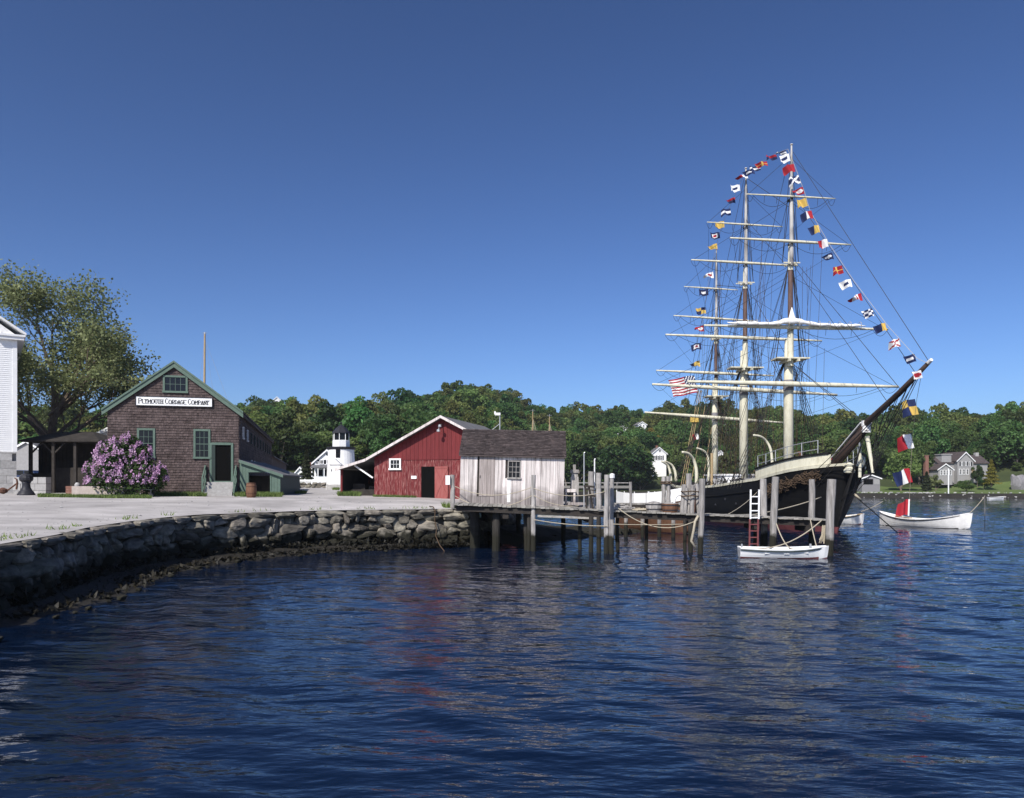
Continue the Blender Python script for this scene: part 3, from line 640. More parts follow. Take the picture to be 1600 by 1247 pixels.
    x = MB(); gable_wall(x, Wd - 2, 38, 3.9, 5.6); x.v = [tuple(M @ Vector(p)) for p in x.v]; ext = x.build('rear_extension', MT['shingle'], t)
    x = MB(); gable_roof(x, Wd - 2, 38, 3.9, 5.6, .3, .02, .12); x.v = [tuple(M @ Vector(p)) for p in x.v]; x.build('extension_roof', MT['roof_grey'], ext)
    return t
ropewalk()

def lean_to():
    p0, p1 = P(373.5, 774, 51.0), P(438, 774, 51.6); z0 = 2.45; loc = (p0.x + .06, p0.y - .05, z0)
    Wd = (p1 - p0).xy.length; rz = math.radians(7)
    t = thing('green_lean_to', 'low green board lean-to shed with open front beside the shingled warehouse', 'shed', loc, rz)
    h0, h1 = Z(719, 51) - z0, Z(741, 51.6) - z0; a, b, oh = Wd * .20, Wd * .76, Z(738, 51.3) - z0
    top = lambda u: lerp(h0, h1, u / Wd)
    n = 13; i = 0
    for k in range(n):
        u0, u1 = Wd * k / n, Wd * (k + 1) / n - .012; mid = (u0 + u1) / 2
        q = MB(); zl = oh if a < mid < b else -.25
        q.prism([(u0, 0, zl), (u1, 0, zl), (u1, 0, top(u1) - .08), (u0, 0, top(u0) - .08)], (0, .04, 0)); q.build('wall_board', MT['green_paint'], t)
    f = MB(); f.box((a - .05, -.03, -.2), (a + .04, -.002, oh)); f.box((b - .04, -.03, -.2), (b + .05, -.002, oh)); f.box((a - .05, -.035, oh), (b + .05, -.003, oh + .09)); f.build('opening_frame', MT['green_paint'], t)
    s = MB(); s.box((Wd - .05, .045, -.25), (Wd, 8.5, h1 - .08)); s.box((0, 8.4, -.2), (Wd - .06, 8.5, h1)); s.build('side_wall', MT['green_dark'], t)  # darker green than the front: the side's shade is put into the colour
    r = MB(); r.prism([(-.02, -.18, h0 - .05), (Wd + .2, -.18, h1 - .12), (Wd + .2, -.18, h1 - .03), (-.02, -.18, h0 + .04)], (0, 8.9, 0)); rf = r.build('roof', MT['roof_grey'], t)
    k = MB(); k.prism([(-.02, -.22, h0 - .16), (Wd + .2, -.22, h1 - .23), (Wd + .2, -.22, h1 - .04), (-.02, -.22, h0 + .03)], (0, .035, 0)); k.build('rake_trim', MT['green_paint'], rf)
    fl = MB(); fl.box((.05, .06, -.2), (Wd - .08, 8.3, .02)); fl.build('floor', MT['timber_dark'], t)
    bk = MB(); bk.box((.03, 1.6, 0), (Wd - .07, 1.65, h1 - .1)); bk.build('inner_partition', MT['timber_dark'], t)
lean_to()

def white_building():
    D = 54.0; z0 = 2.55; x1 = X(26.5, D)
    t = thing('white_clapboard_house', 'white clapboard building with boxed cornice on a granite block base at left edge', 'building', (x1, D, z0), math.radians(34.5))
    zb, ze, zt = Z(706, D) - z0, Z(532, D) - z0, Z(520, D) - z0; Wd = 9.0
    c = MB(); c.box((-Wd, .02, zb), (-.0, 12, ze)); c.prism([(-Wd, .02, ze), (0, .02, ze), (0, .02, ze + .34), (-Wd / 2, .02, ze + 3.62), (-Wd, .02, ze + .34)], (0, 12, 0)); c.build('wall', MT['white_worn'], t)
    k = MB(); z = zb; g = random.Random(2)
    while z < ze + 2.6:
        e = 0 if z < ze else (z - ze) * 1.5
        k.add([(-Wd + e, -.032, z), (-.26 - e, -.032, z), (-.26 - e, .0, z + .155), (-Wd + e, .0, z + .155), (-Wd + e, .015, z), (-.26 - e, .015, z)], [(0, 1, 2, 3), (4, 5, 1, 0), (1, 5, 2)]); z += .14
    stuff(k.build('clapboards', MT['white_paint'], t))
    b = MB(); b.box((-.26, -.05, zb), (.012, .2, ze - .02)); b.build('corner_board', MT['white_paint'], t)
    q = MB(); q.box((-1.25, -.34, ze), (.42, .1, ze + .22)); q.box((-1.2, -.42, ze + .22), (.5, .1, ze + .36)); q.box((.02, .1, ze), (.42, 12, ze + .22)); q.box((.02, .1, ze + .22), (.5, 12, ze + .36)); q.build('boxed_cornice', MT['white_paint'], t)
    r = MB(); s = 3.0 / (Wd / 2)
    r.prism([(.55, -.42, ze + .37), (-Wd / 2, -.42, ze + .37 + (Wd / 2 + .5) * s), (-Wd / 2, -.42, ze + .55 + (Wd / 2 + .5) * s), (.55, -.42, ze + .5)], (0, 12.6, 0)); r.prism([(-Wd - .55, -.42, ze + .37), (-Wd / 2, -.42, ze + .37 + (Wd / 2 + .5) * s), (-Wd / 2, -.42, ze + .55 + (Wd / 2 + .5) * s), (-Wd - .55, -.42, ze + .5)], (0, 12.6, 0)); r.build('roof', MT['white_paint'], t)
    g = random.Random(3); z = -.3; row = 0
    while z < zb - .02:
        h = min(.52, zb - z); x = -Wd + (row % 2) * .5
        while x < -.02:
            L_ = g.uniform(.9, 1.4); e = min(x + L_, -.02); o = MB(); o.box((x + .008, -.10 + g.uniform(-.012, .012), z + .008), (e - .008, .3, z + h - .008)); o.build('granite_block', MT['granite'], t); x = e if e < -.3 else 0
        z += h; row += 1
    s = MB(); s.box((-.5, .3, -.3), (-.03, 12, zb)); s.build('side_foundation', MT['granite'], t)
white_building()

def red_barn():
    p0 = P(585, 774, 52.5); z0 = 2.30; rz = math.radians(-15)
    t = thing('red_barn', 'weathered red board boathouse with white rake boards and open side bay', 'barn', (p0.x, p0.y, z0), rz)
    Wd, H, PK, rid, d = 10.0, 2.75, 5.35, 5.0, 9.0
    c = MB(); gable_wall(c, Wd, d, H, PK); c.v = [(x, y + .03, z - .25 if z < .01 else z - .02) for x, y, z in c.v]; c.build('wall', MT['timber_dark'], t)
    seam = 2.62; n = 34; dr = (3.42, 4.40, 2.10)
    lo, up = MB(), MB(); g = random.Random(8)
    for k in range(n):
        u0, u1 = Wd * k / n, Wd * (k + 1) / n - .014; mid = (u0 + u1) / 2; tp = lambda u: H + (PK - H) * (1 - abs(u - rid) / 5.0) - .02; y = g.uniform(-.006, .004)
        zl = dr[2] if dr[0] < mid < dr[1] else -.2
        lo.prism([(u0, y, zl), (u1, y, zl), (u1, y, seam), (u0, y, seam)], (0, .028, 0))
        if tp(mid) > seam + .1: up.prism([(u0, y - .02, seam - .03), (u1, y - .02, seam - .03), (u1, y - .02, tp(u1)), (u0, y - .02, tp(u0))], (0, .03, 0))
    stuff(lo.build('lower_siding', MT['red_worn'], t)); stuff(up.build('upper_siding', MT['red_paint'], t))
    s = MB(); s.box((0, -.05, seam - .06), (Wd, -.028, seam - .03)); s.build('seam_board', MT['red_paint'], t)
    window(t, 1.12, 1.98, 1.93, 2.66, 3, 2, MT['white_paint'], -.03, .11, mid=False)
    v = MB(); v.box((dr[0], -.002, -.2), (dr[1], .008, dr[2])); v.build('doorway_shade', MT['unlit_black'], t)  # flat black sheet paints the shade inside the doorway
    k = MB(); k.box((dr[1] + .02, -.10, -.1), (dr[1] + .95, -.05, dr[2])); sl = k.build('sliding_door', MT['red_door'], t)
    k = MB(); x0, x1 = dr[1] + .06, dr[1] + .91
    k.bar((x0, -.115, .05), (x1, -.115, 1.95), .09, .02, up=(0, 1, 0)); k.bar((x0, -.118, 1.95), (x1, -.118, .05), .09, .02, up=(0, 1, 0)); k.box((x0, -.122, -.05), (x1, -.101, .05)); k.box((x0, -.122, 1.98), (x1, -.101, 2.08)); k.build('cross_brace', MT['red_door'], sl)
    n_ = MB(); n_.box((2.72, -.05, 1.28), (3.10, -.03, 1.48)); n_.build('notice', MT['white_paint'], t)
    # roof: right slope, left slope and the shallower lean-to bay
    r = MB(); sL = (PK - H) / 5.0; th = .10; yo = .55
    kx, kz = -.45, H - .45 * sL; ex, ez = -2.65, kz - .62
    r.prism([(kx, -yo, kz), (rid, -yo, PK), (rid, -yo, PK + th), (kx, -yo, kz + th)], (0, d + 1, 0)); r.prism([(rid, -yo, PK), (Wd + .4, -yo, H - .4 * sL), (Wd + .4, -yo, H - .4 * sL + th), (rid, -yo, PK + th)], (0, d + 1, 0))
    r.prism([(ex, -yo, ez), (kx, -yo, kz), (kx, -yo, kz + th), (ex, -yo, ez + th)], (0, d + 1, 0)); roof = r.build('roof', MT['roof_grey'], t)
    for a, b in (((kx, kz), (rid, PK)), ((ex, ez), (kx, kz)), ((rid, PK), (Wd + .4, H - .4 * sL))):
        q = MB(); q.prism([(a[0], -yo - .04, a[1] - .06), (b[0], -yo - .04, b[1] - .06), (b[0], -yo - .04, b[1] + th + .02), (a[0], -yo - .04, a[1] + th + .02)], (0, .036, 0)); q.build('rake_board', MT['board'], roof)
    # open side bay
    for yy in (-.2, 4): q = MB(); q.box((-2.45, yy, -.3), (-2.31, yy + .14, ez + .05)); q.build('bay_post', MT['red_paint'], t)
    q = MB(); q.bar((-1.4, -.2, ez + .32), (-.02, -.2, 1.35), .10, .07, up=(0, 1, 0)); q.build('bay_brace', MT['white_worn'], t)
    q = MB(); q.box((-2.4, 4.2, -.3), (-.02, 4.25, ez + .2)); q.build('bay_back', MT['timber_dark'], t)
    q = MB(); q.box((-2.42, -.05, -.3), (-2.36, 4.0, ez + .02)); q.build('bay_side', MT['timber_dark'], t)  # near-black inner face, the bay's shade put into its colour
    q = MB(); q.box((-2.3, .8, -.2), (-.3, 3.2, .55)); q.box((-2.1, 1, .55), (-1.2, 2.6, .95)); q.box((-1.0, 1.2, .55), (-.45, 2.2, .8)); q.build('stored_timber', MT['timber_dark'], t)
    ch = MB(); M = (2.4, 3.2); g = random.Random(6)
    for row in range(13):
        for i in range(4):
            for (a, b) in (((M[0] + i * .225, M[1]), (M[0] + i * .225 + .21, M[1] + .1)), ((M[0] + i * .225, M[1] + .75), (M[0] + i * .225 + .21, M[1] + .85))): ch.box((a[0], a[1], 3.9 + row * .078), (b[0], b[1], 3.9 + row * .078 + .066))
    ch.box((M[0] + .01, M[1] + .01, 3.7), (M[0] + .88, M[1] + .84, 4.90)); ch.box((M[0] - .04, M[1] - .04, 4.90), (M[0] + .94, M[1] + .9, 5.0)); ch.build('chimney', MT['brick'], roof)
    lp = MB(); lp.lathe([(.03, 0), (.10, -.03), (.13, -.16), (.06, -.2)], 8, (rid - .12, -.62, 4.55)); lp.lathe([(.03, 0), (.10, -.03), (.12, -.15), (.06, -.18)], 8, (rid - .02, -.62, 4.85)); lp.tube([(rid - .06, -.05, 4.9), (rid - .06, -.62, 4.85), (rid - .1, -.62, 4.5)], .03, 6); lp.build('flood_lamp', MT['metal_grey'], t)
red_barn()

DZ = lambda x: 2.17 - 0.041 * x            # wharf deck height, settling towards the right
def white_shed():
    x0, D = X(718, 39.6), 39.6
    t = thing('weathered_plank_shed', 'weathered whitish plank shed with dark shingle roof standing on the wharf', 'shed', (x0, D, DZ(x0) + .05), math.radians(-2))
    t.rotation_euler = (0, math.radians(1.4), math.radians(-2))
    Wd, H, PK, d = 5.36, 2.48, 3.75, 3.3
    g = random.Random(12); x = 0; H2 = H
    door = (.98, 1.78); win = (2.45, 3.12, 1.27, 2.16)
    while x < Wd - .02:
        w = min(g.uniform(.17, .31), Wd - x); w = w if Wd - x - w > .1 else Wd - x; mid = x + w / 2
        segs = [(-.12 - g.uniform(0, .06), H)]
        if door[0] < mid < door[1]: segs = [(-.1, .28)]
        elif win[0] - .05 < mid < win[1] + .05: segs = [(-.1, win[2] - .02), (win[3] + .02, H)]
        for a, b in segs:
            o = MB(); o.box((x + .006, -.03 + g.uniform(-.008, .006), a), (x + w - .006, .0, b)); o.build('wall_board', MT['board'], t)
        x += w
    c = MB(); c.prism([(.01, .012, -.1), (Wd - .01, .012, -.1), (Wd - .01, .012, H), (.01, .012, H)], (0, .02, 0)); c.build('inner_lining', MT['timber_dark'], t)
    for sx in (0, Wd - .04):
        c = MB(); c.prism([(sx, .04, -.1), (sx, d, -.1), (sx, d, H), (sx, d / 2, PK - .05), (sx, .04, H)], (.04, 0, 0)); c.build('end_wall', MT['board_worn'], t)
    c = MB(); c.box((.05, d - .04, -.1), (Wd - .05, d, H)); c.build('back_wall', MT['board_worn'], t)
    k = MB(); dw = (door[1] - door[0]) / 4
    dd = MB()
    for i in range(4): dd.box((door[0] + i * dw + .006, -.05, .30), (door[0] + (i + 1) * dw - .004, -.015, 2.34))
    dd = dd.build('plank_door', MT['board_worn'], t); q = MB(); q.box((door[0] + .04, -.075, 1.22), (door[0] + .075, -.05, 1.36)); q.build('latch', MT['iron'], dd)
    q = MB(); q.box((door[0], -.06, 2.35), (door[1], -.012, 2.45)); q.build('door_header', MT['mast_brown'], t)
    window(t, *win, 3, 3, MT['pile'], -.02, .05, mid=False)
    q = MB(); q.box((win[0], -.04, .02), (win[0] + .17, -.032, win[2] - .06)); q.build('new_board', MT['white_worn'], t)
    rf = MB(); gable_roof(rf, d, Wd, H, PK, .2, .06, .06); rf.v = [(y - 0, x_, z) for x_, y, z in rf.v]; roof = rf.build('roof', MT['roof_dark'], t)
    s = MB(); sl = (PK - H) / (d / 2); cs = 1 / math.sqrt(1 + sl * sl)
    top = lambda c_: 1.85 / cs * 1.0
    def fn(u, o, z): y = -.2 + z * cs; return (u, y - o * sl * cs, H - .2 * sl + .085 + z * cs * sl + o * cs)
    shingles(s, -.07, Wd + .07, lambda c_: (d / 2 + .2) / cs - .02, .13, .16, [], fn, 17); stuff(s.build('roof_shingles', MT['roof_dark'], roof))
    q = MB(); q.box((-.05, -.09, H - .13), (Wd + .05, -.045, H - .03)); q.build('eave_board', MT['mast_brown'], t)
    q = MB(); q.box((-.02, .02, -.22), (Wd + .02, d, -.12)); q.build('sill', MT['timber_dark'], t)
white_shed()

def lighthouse():
    D = 90; c = P(533, 760, D); z0 = c.z; S = D / F
    t = thing('white_lighthouse', 'small white round lighthouse with black lantern roof and gallery', 'lighthouse', (c.x, D, z0))
    h = lambda py: (760 - py) * S
    b = MB(); b.lathe([(1.74, -.5), (1.74, .0), (1.7, .1), (1.5, h(702))], 28); b.build('tower', MT['white_paint'], t, smooth=False)
    g = MB(); g.lathe([(1.5, h(703)), (1.66, h(701.5)), (1.7, h(699)), (1.5, h(698.6))], 24); g.build('gallery', MT['iron'], t)
    p = MB(); p.lathe([(1.02, h(698.6)), (1.02, h(688.5)), (.95, h(688))], 8); p.build('lantern_base', MT['white_paint'], t)
    gl = MB(); gl.lathe([(.86, h(688)), (.86, h(677))], 8); gl.build('lantern_glass', MT['glass'], t)
    for i in range(8):
        a = math.pi / 4 * i; q = MB(); q.bar((math.cos(a) * .92, math.sin(a) * .92, h(688)), (math.cos(a) * .92, math.sin(a) * .92, h(677)), .06); q.build('lantern_post', MT['white_paint'], t)
    r = MB(); r.lathe([(1.06, h(677.2)), (1.03, h(675.5)), (.62, h(669)), (.18, h(664.5)), (.06, h(663.6)), (.05, h(662.2))], 8); r.lathe([(.03, h(662.4)), (.14, h(661.4)), (.13, h(660.2)), (.02, h(659.4))], 8); r.build('lantern_roof', MT['iron'], t)
    w = MB(); y = -1.52; w.box((X(529.3, D) - c.x, y - .05, h(716)), (X(536, D) - c.x, y + .4, h(702.5))); wi = w.build('window', MT['timber_dark'], t)
    w = MB(); w.box((X(529.9, D) - c.x, y - .06, h(709)), (X(535.4, D) - c.x, y - .05, h(703))); w.box((X(529.9, D) - c.x, y - .06, h(715.5)), (X(535.4, D) - c.x, y - .05, h(709.6))); w.build('pane', MT['glass'], wi)
    po = MB(); x0, x1, xm = X(520.5, D) - c.x, X(541, D) - c.x, X(531.5, D) - c.x
    po.box((x0 + .25, -2.7, -.3), (x1 - .1, -1.2, h(727))); pr = po.build('entry_porch', MT['white_paint'], t)
    po = MB(); po.prism([(x0, -2.8, h(727)), (xm, -2.8, h(718.2)), (x1, -2.8, h(727))], (0, 1.9, 0)); po.build('porch_gable', MT['white_worn'], pr)
    po = MB(); po.box((xm - .2, -2.73, .3), (x1 - .35, -2.7, h(730))); po.build('door', MT['white_worn'], pr)
    po = MB(); po.box((x0, -3.3, -.5), (x1 + .3, -2.71, .22)); po.build('door_step', MT['granite'], t)
    q = MB(); q.box((x0 + .42, -2.76, h(737)), (x0 + .5, -2.7, h(734))); q.build('wall_lamp', MT['iron'], pr)
lighthouse()

def house(name, label, loc, rz, Wd, d, h, pk, wall, roof, wins=(), chim=None, porch=None, dormer=None, cat='house', ov=.4, door=None, sash=(2, 2)):
    t = thing(name, label, cat, loc, rz)
    m = MB(); gable_wall(m, Wd, d, h, pk); m.v = [(x, y, z - 2.5 if z < .01 else z) for x, y, z in m.v]; m.build('wall', wall, t)
    m = MB(); gable_roof(m, Wd, d, h, pk, ov, ov * .7, .18); rf = m.build('roof', roof, t)
    for sg in (0, 1):
        m = MB(); s = (pk - h) / (Wd / 2); e = -ov if sg == 0 else Wd + ov
        m.prism([(e, -ov * .7 - .05, h - ov * s - .18), (Wd / 2, -ov * .7 - .05, pk - .2), (Wd / 2, -ov * .7 - .05, pk + .1), (e, -ov * .7 - .05, h - ov * s + .1)], (0, .04, 0)); m.build('rake_board', MT['white_paint'], rf)
    for w in wins:
        x0, x1, z0, z1 = w[:4]; window(t, x0, x1, z0, z1, *sash, MT['white_paint'], -.02, .1, panes=False)
        if len(w) > 4:
            for sx in (x0 - .42, x1 + .06): q = MB(); q.box((sx, -.05, z0), (sx + .36, -.005, z1)); q.build('shutter', MT['iron'], t)
    if chim:
        m = MB(); m.box(chim[0], chim[1]); m.box((chim[0][0] - .08, chim[0][1] - .08, chim[1][2]), (chim[1][0] + .08, chim[1][1] + .08, chim[1][2] + .15)); m.build('chimney', MT['brick'], rf)
    if door: m = MB(); m.box((door[0], -.06, door[2]), (door[1], -.004, door[3])); m.build('door', MT[door[4]], t)
    return t
def far_houses():
    def base(px, D, z=None): p = P(px, HY, D); return (p.x, p.y, hz(px, D) if z is None else z)
    D = 205; S = D / F; z = Z(743, D)
    t = house('shingled_house', 'grey shingled house with white trim and fan window on the far lawn', (X(1496, D), D, z), math.radians(4), 26 * S, 9, 24 * S, 36.5 * S, MT['grey_siding'], MT['roof_dark'], [(1.0 + i * 1.05, 1.55 + i * 1.05, 2.55, 3.65, 1) for i in range(3)] + [(.45 + i * 1.0, 1.1 + i * 1.0, .3, 1.75) for i in range(3)], None, door=(4.0, 4.7, -.3, 1.7, 'timber_tan'))
    f = MB(); f.lathe([(.78, 0), (.78, .03)], 16); f.v = [(x + 14.5 * S, -.06 - z_ , abs(y) + 28.2 * S) for x, y, z_ in f.v]; f.build('fan_window', MT['glass'], t)
    m = MB(); gable_wall(m, 7, 14, 20 * S, 32 * S); m.v = [(y - 7 if False else y - 4.5, x + 1.5, z_ - 2 if z_ < .01 else z_) for x, y, z_ in m.v]; m.build('cross_wing', MT['grey_siding'], t)
    m = MB(); gable_roof(m, 7, 14, 20 * S, 32 * S, .4, .3, .2); m.v = [(y - 4.5, x + 1.5, z_) for x, y, z_ in m.v]; m.build('wing_roof', MT['roof_dark'], t)
    m = MB(); m.box((8.2, 4.4, 20 * S), (9.1, 5.3, 37 * S)); m.build('chimney', MT['granite'], t)
    m = MB(); m.box((-3.6, 1.2, 21 * S), (-.9, 4.5, 32.5 * S)); m.box((-3.8, 1.0, 32.5 * S), (-.7, 4.7, 34 * S)); m.build('dormer', MT['grey_siding'], t)
    t2 = house('shingled_annex', 'low gabled wing with tall white windows left of the grey shingled house', (X(1466, D - 2), D - 2, Z(743, D)), math.radians(4), 23 * S, 6, 10 * S, 18 * S, MT['grey_siding'], MT['roof_dark'], [(.5 + i * .85, 1.1 + i * .85, .1, 1.45) for i in range(4)], ((-1.6, 3, 0), (-.7, 4, 31 * S)))
    D = 192; S = D / F
    g = house('boat_garage', 'pale garage with a dark open bay near the far waterline behind the bow', (X(1347, D), D, Z(757, D)), 0, 28 * S, 7, 10 * S, 15 * S, MT['granite_dark'], MT['roof_dark'], cat='garage')  # walls greyed so the colour carries the shade they stand in
    m = MB(); m.box((.35, -.04, 0), (17 * S, -.006, 8.5 * S)); m.build('bay_shade', MT['unlit_black'], g)  # black sheet on the wall paints the unlit bay
    m = MB(); m.box((18.5 * S, -.05, 0), (27 * S, -.006, 9 * S)); m.build('door', MT['grey_siding'], g)
    D = 258; S = D / F
    house('white_gabled_house', 'tall white gabled house rising behind the big dark tree', (X(1019.5, D), D, Z(735, D)), 0, 21.5 * S, 9, 27 * S, 36 * S, MT['white_paint'], MT['roof_grey'], [(.55 + i * 1.1, 1.15 + i * 1.1, 3.5, 5.0, 1) for i in range(3)] + [(2.0, 2.9, 6.2, 7.0)], ((1.9, 4, 6), (2.6, 4.7, 39 * S)), ov=.5)
    t = house('white_gabled_house', 'narrow white house seen between the ship masts', (X(1120, D), D, Z(740, D)), 0, 12 * S, 8, 30 * S, 36 * S, MT['white_paint'], MT['roof_grey'], [(1.0, 1.6, 3.8, 5.2), (1.0, 1.6, 1.2, 2.6)], ov=.3)
    for px, py, D, w, lab in ((1004, 662, 326, 13, 'white house high on the wooded hill, larger of two left of the masts'), (976, 668, 320, 9, 'small pale cottage on the hill left of a larger white house'), (1130, 664, 326, 14, 'pale house on the hillside seen through the rigging')):
        S = D / F; house('hillside_house', lab, (X(px, D) - w * S / 2, D, Z(py + 6, D)), math.radians(10), w * S, 6, 5 * S, 9 * S, MT['white_paint'], MT['roof_grey'], [(.6, 1.4, .4, 1.2), (1.9, 2.7, .4, 1.2)])
    D = 402; S = D / F
    house('hilltop_house', 'white pyramid roof showing above the trees on the skyline', (X(427, D), D, Z(630, D)), math.radians(20), 11 * S, 4, 5 * S, 10 * S, MT['white_paint'], MT['white_paint'], [(1, 2, .3, 1.3)])
    # keeper's house behind the lighthouse
    D = 140; S = D / F; z = Z(752, D)
    t = house('farmhouse', 'white farmhouse with shuttered windows and porch behind the lighthouse', (X(491, D), D, z), math.radians(3), 40 * S, 9, 31 * S, 49 * S, MT['white_paint'], MT['roof_grey'], [(.25, .8, 26 * S, 31 * S), (1.0, 1.7, 27 * S, 33.5 * S, 1), (2.2, 2.9, 27 * S, 33.5 * S, 1), (3.4, 4.1, 27 * S, 33.5 * S, 1)], ov=.45)
    f = MB(); f.lathe([(.2, 0), (.2, .03)], 12); f.v = [(x + 20 * S, -.06 - z_, y + 42 * S) for x, y, z_ in f.v]; f.build('round_window', MT['glass'], t)
    m = MB(); m.prism([(-.3, -2.2, 20.5 * S), (40 * S, -2.2, 20.5 * S), (40 * S, -.05, 24.5 * S), (-.3, -.05, 24.5 * S)], (0, 0, .15)); pr = m.build('porch_roof', MT['roof_grey'], t)
    for i in range(5): m = MB(); m.box((i * 1.1 - .1, -2.1, -.5), (i * 1.1 + .06, -1.95, 20.5 * S)); m.build('porch_post', MT['white_paint'], pr)
    m = MB(); m.box((-.2, -2.15, 0), (4.6, -2.08, 7 * S)); m.build('porch_rail', MT['white_paint'], pr)
    for i in range(3): window(t, .4 + i * 1.45, 1.5 + i * 1.45, 9 * S, 18 * S, 2, 1, MT['iron'], -.02, .08, panes=False)
    D = 150; S = D / F
    house('white_cottage', 'low white cottage with arched trellis left of the dark conifer', (X(460, D), D, Z(754, D)), 0, 18 * S, 6, 14 * S, 24 * S, MT['white_paint'], MT['roof_grey'], [(.5, 1.1, .6, 1.4)], ((1.8, 3, 2), (2.5, 3.8, 31 * S)))
    D = 118; g = house('grey_store', 'long grey-roofed store half hidden behind the open shelter', (X(14, D), D, Z(725, D)), 0, 56 * D / F, 6, 1.9, 3.5, MT['grey_siding'], MT['roof_grey'], cat='building')
    D = 75; house('white_outbuilding', 'white gabled roof peeking out left of the shingled warehouse', (X(141, D), D, Z(770, D)), 0, 3.6, 5, Z(684, D) - Z(770, D), Z(671, D) - Z(770, D), MT['white_paint'], MT['white_paint'], cat='building')
far_houses()

# ------------------------------------------------------------------ wharf, piles, boats
def pile(name, label, px, wpx, ytop, ybot, D, px_bot=None, m='pile', parent=None, cat='pile', group=None, square=False, cap=False, zb=None):
    a, b = P(px, ytop, D), P(px_bot if px_bot is not None else px, ybot, D); r = wpx * D / F / 2 * .92
    if zb is None: b = b + (b - a).normalized() * 1.2
    g = random.Random(int(px * 7 + ytop)); mb = MB(); n = 7; base = Vector((b.x, b.y, 0 if zb is None else b.z))
    pts = [a.lerp(b, i / n) + Vector((g.uniform(-.015, .015), g.uniform(-.015, .015), 0)) for i in range(n + 1)]
    mb.tube(pts, [r * g.uniform(.9, 1.06) for _ in pts], 10 if not square else 4)
    if parent is not None: o = mb.build(name, MT[m], parent, world=True)
    else: o = tag(mb.build(name, MT[m], None, world=True, loc=base), label, cat, group)
    if cap:
        k = MB(); k.lathe([(r * 1.12, -.12), (r * 1.12, .05), (r * .4, .10)], 10, a); c = k.build('pile_cap', MT['white_worn'], o if parent is None else parent, world=True)
    return o

def wharf():
    t = thing('timber_wharf', 'old timber wharf on dark piles carrying the plank shed, sloping to a walkway', 'wharf', (-2.6, 37, 0))
    x = -2.75; g = random.Random(31); pm = []
    for k in range(4):
        b = MB(); b.box((0, 0, -.07), (.205, 1, 0)); o = b.build('deck_plank', MT['plank'], t); pm.append(o.data); bpy.data.objects.remove(o)
    M0 = XF[t.name].inverted()
    while x < 14.6:
        wide = x < 5.1; y0 = 36.55 - .04 * max(0, x) + g.uniform(-.07, .07); y1 = 44.2 if wide else y0 + 1.75
        o = bpy.data.objects.new('deck_plank', g.choice(pm)); COL.objects.link(o); o.parent = t
        o.location = M0 @ Vector((x, y0, DZ(x) + g.uniform(-.012, .012))); o.scale = (1, y1 - y0, 1); x += .228
    for y, xa, xb in ((36.85, -2.7, 14.5), (37.9, 5.1, 14.5), (40.2, -2.7, 5.1), (43.6, -2.7, 5.1)):
        s = MB(); s.bar((xa, y - (.04 * max(0, xa)), DZ(xa) - .22), (xb, y - .04 * max(0, xb), DZ(xb) - .22), .2, .26); s.build('stringer', MT['timber_dark'], t, world=True)
    for px in (790, 920, 1085, 1180, 1262):       # cross caps on the piles
        D = 36.9 - .04 * max(0, X(px, 37)); xx = X(px, D); s = MB(); s.box((xx - .14, D - .15, DZ(xx) - .62), (xx + .14, D + (7 if px < 950 else 1.3), DZ(xx) - .36)); s.build('pile_cap_beam', MT['timber_dark'], t, world=True)
    k = MB(); k.bar((X(840, 36.6), 36.62, DZ(1.3) - .42), (X(935, 36.3), 36.45, DZ(4) - .42), .05, .10); k.build('light_batten', MT['plank'], t, world=True)
    for px, w, bot, D in ((775, 15, 866, 37.2), (742, 17, 858, 38.8), (757, 12, 850, 42), (822, 9, 859, 37.4), (826.5, 7, 862, 36.9), (810, 8, 845, 43), (906, 7, 858, 37.6), (923.5, 8.5, 865, 36.2), (935.5, 8, 864, 36.2), (1070, 6, 862, 36.2), (1079, 8, 863, 36.2), (1180, 8, 845, 38), (1192, 9, 842, 38.2), (1268, 8, 844, 38.2), (880, 8, 848, 42.5), (1010, 6, 850, 37.6), (965, 6, 852, 37.8)):
        xx = X(px, D); pile('pile', None, px, w, HY + (EYE - DZ(xx) + .3) * F / D, bot, D, m='pile_dark', parent=t)
    for a, b in (((1100, 36.3), (1262, 36.3)),):
        s = MB(); s.bar(P(1100, 806, 38.0), P(1180, 804, 38.2), .18, .06); s.build('fender_rail', MT['plank'], t, world=True)
    return t
wharf()
for nm, lb, px, w, yt, yb, D, pb, kw in (
    ('mooring_pile', 'tall grey pile in front of the plank shed with rope wrapped round it', 833, 9, 742, 861, 36.7, 833.5, {}),
    ('mooring_pile', 'long grey pile at right front of the shed deck, left of a bound pair', 948, 8.5, 742, 867, 35.5, 947, {}),
    ('mooring_pile', 'grey pile with white cap bound behind a longer pile by the deck end', 956.5, 8, 743, 800, 36.3, 955.5, {'cap': True}),
    ('mooring_pile', 'short cut-off pale pile standing in the water at the deck corner', 955.5, 9.5, 812, 868, 35.4, 955, {}),
    ('mooring_pile', 'tall square-topped grey pile rising through the walkway right of the pile cluster', 1097.5, 10, 748, 866, 35.3, 1094.5, {}),
    ('mooring_pile', 'broad grey pile behind the white ladder', 1193, 11.5, 748, 836, 37.9, 1194, {}),
    ('mooring_pile', 'tall leaning grey pile just right of the white ladder', 1212, 12.5, 745, 857, 36.0, 1207, {}),
    ('mooring_pile', 'slim grey pile against the black hull, second from the right', 1269, 10.5, 749, 836, 37.9, 1268, {}),
    ('mooring_pile', 'thick outermost grey pile beside the dinghy bow at walkway end', 1299.5, 15, 749, 869, 34.4, 1295, {})):
    pile(nm, lb, px, w, yt, yb, D, pb, **kw)
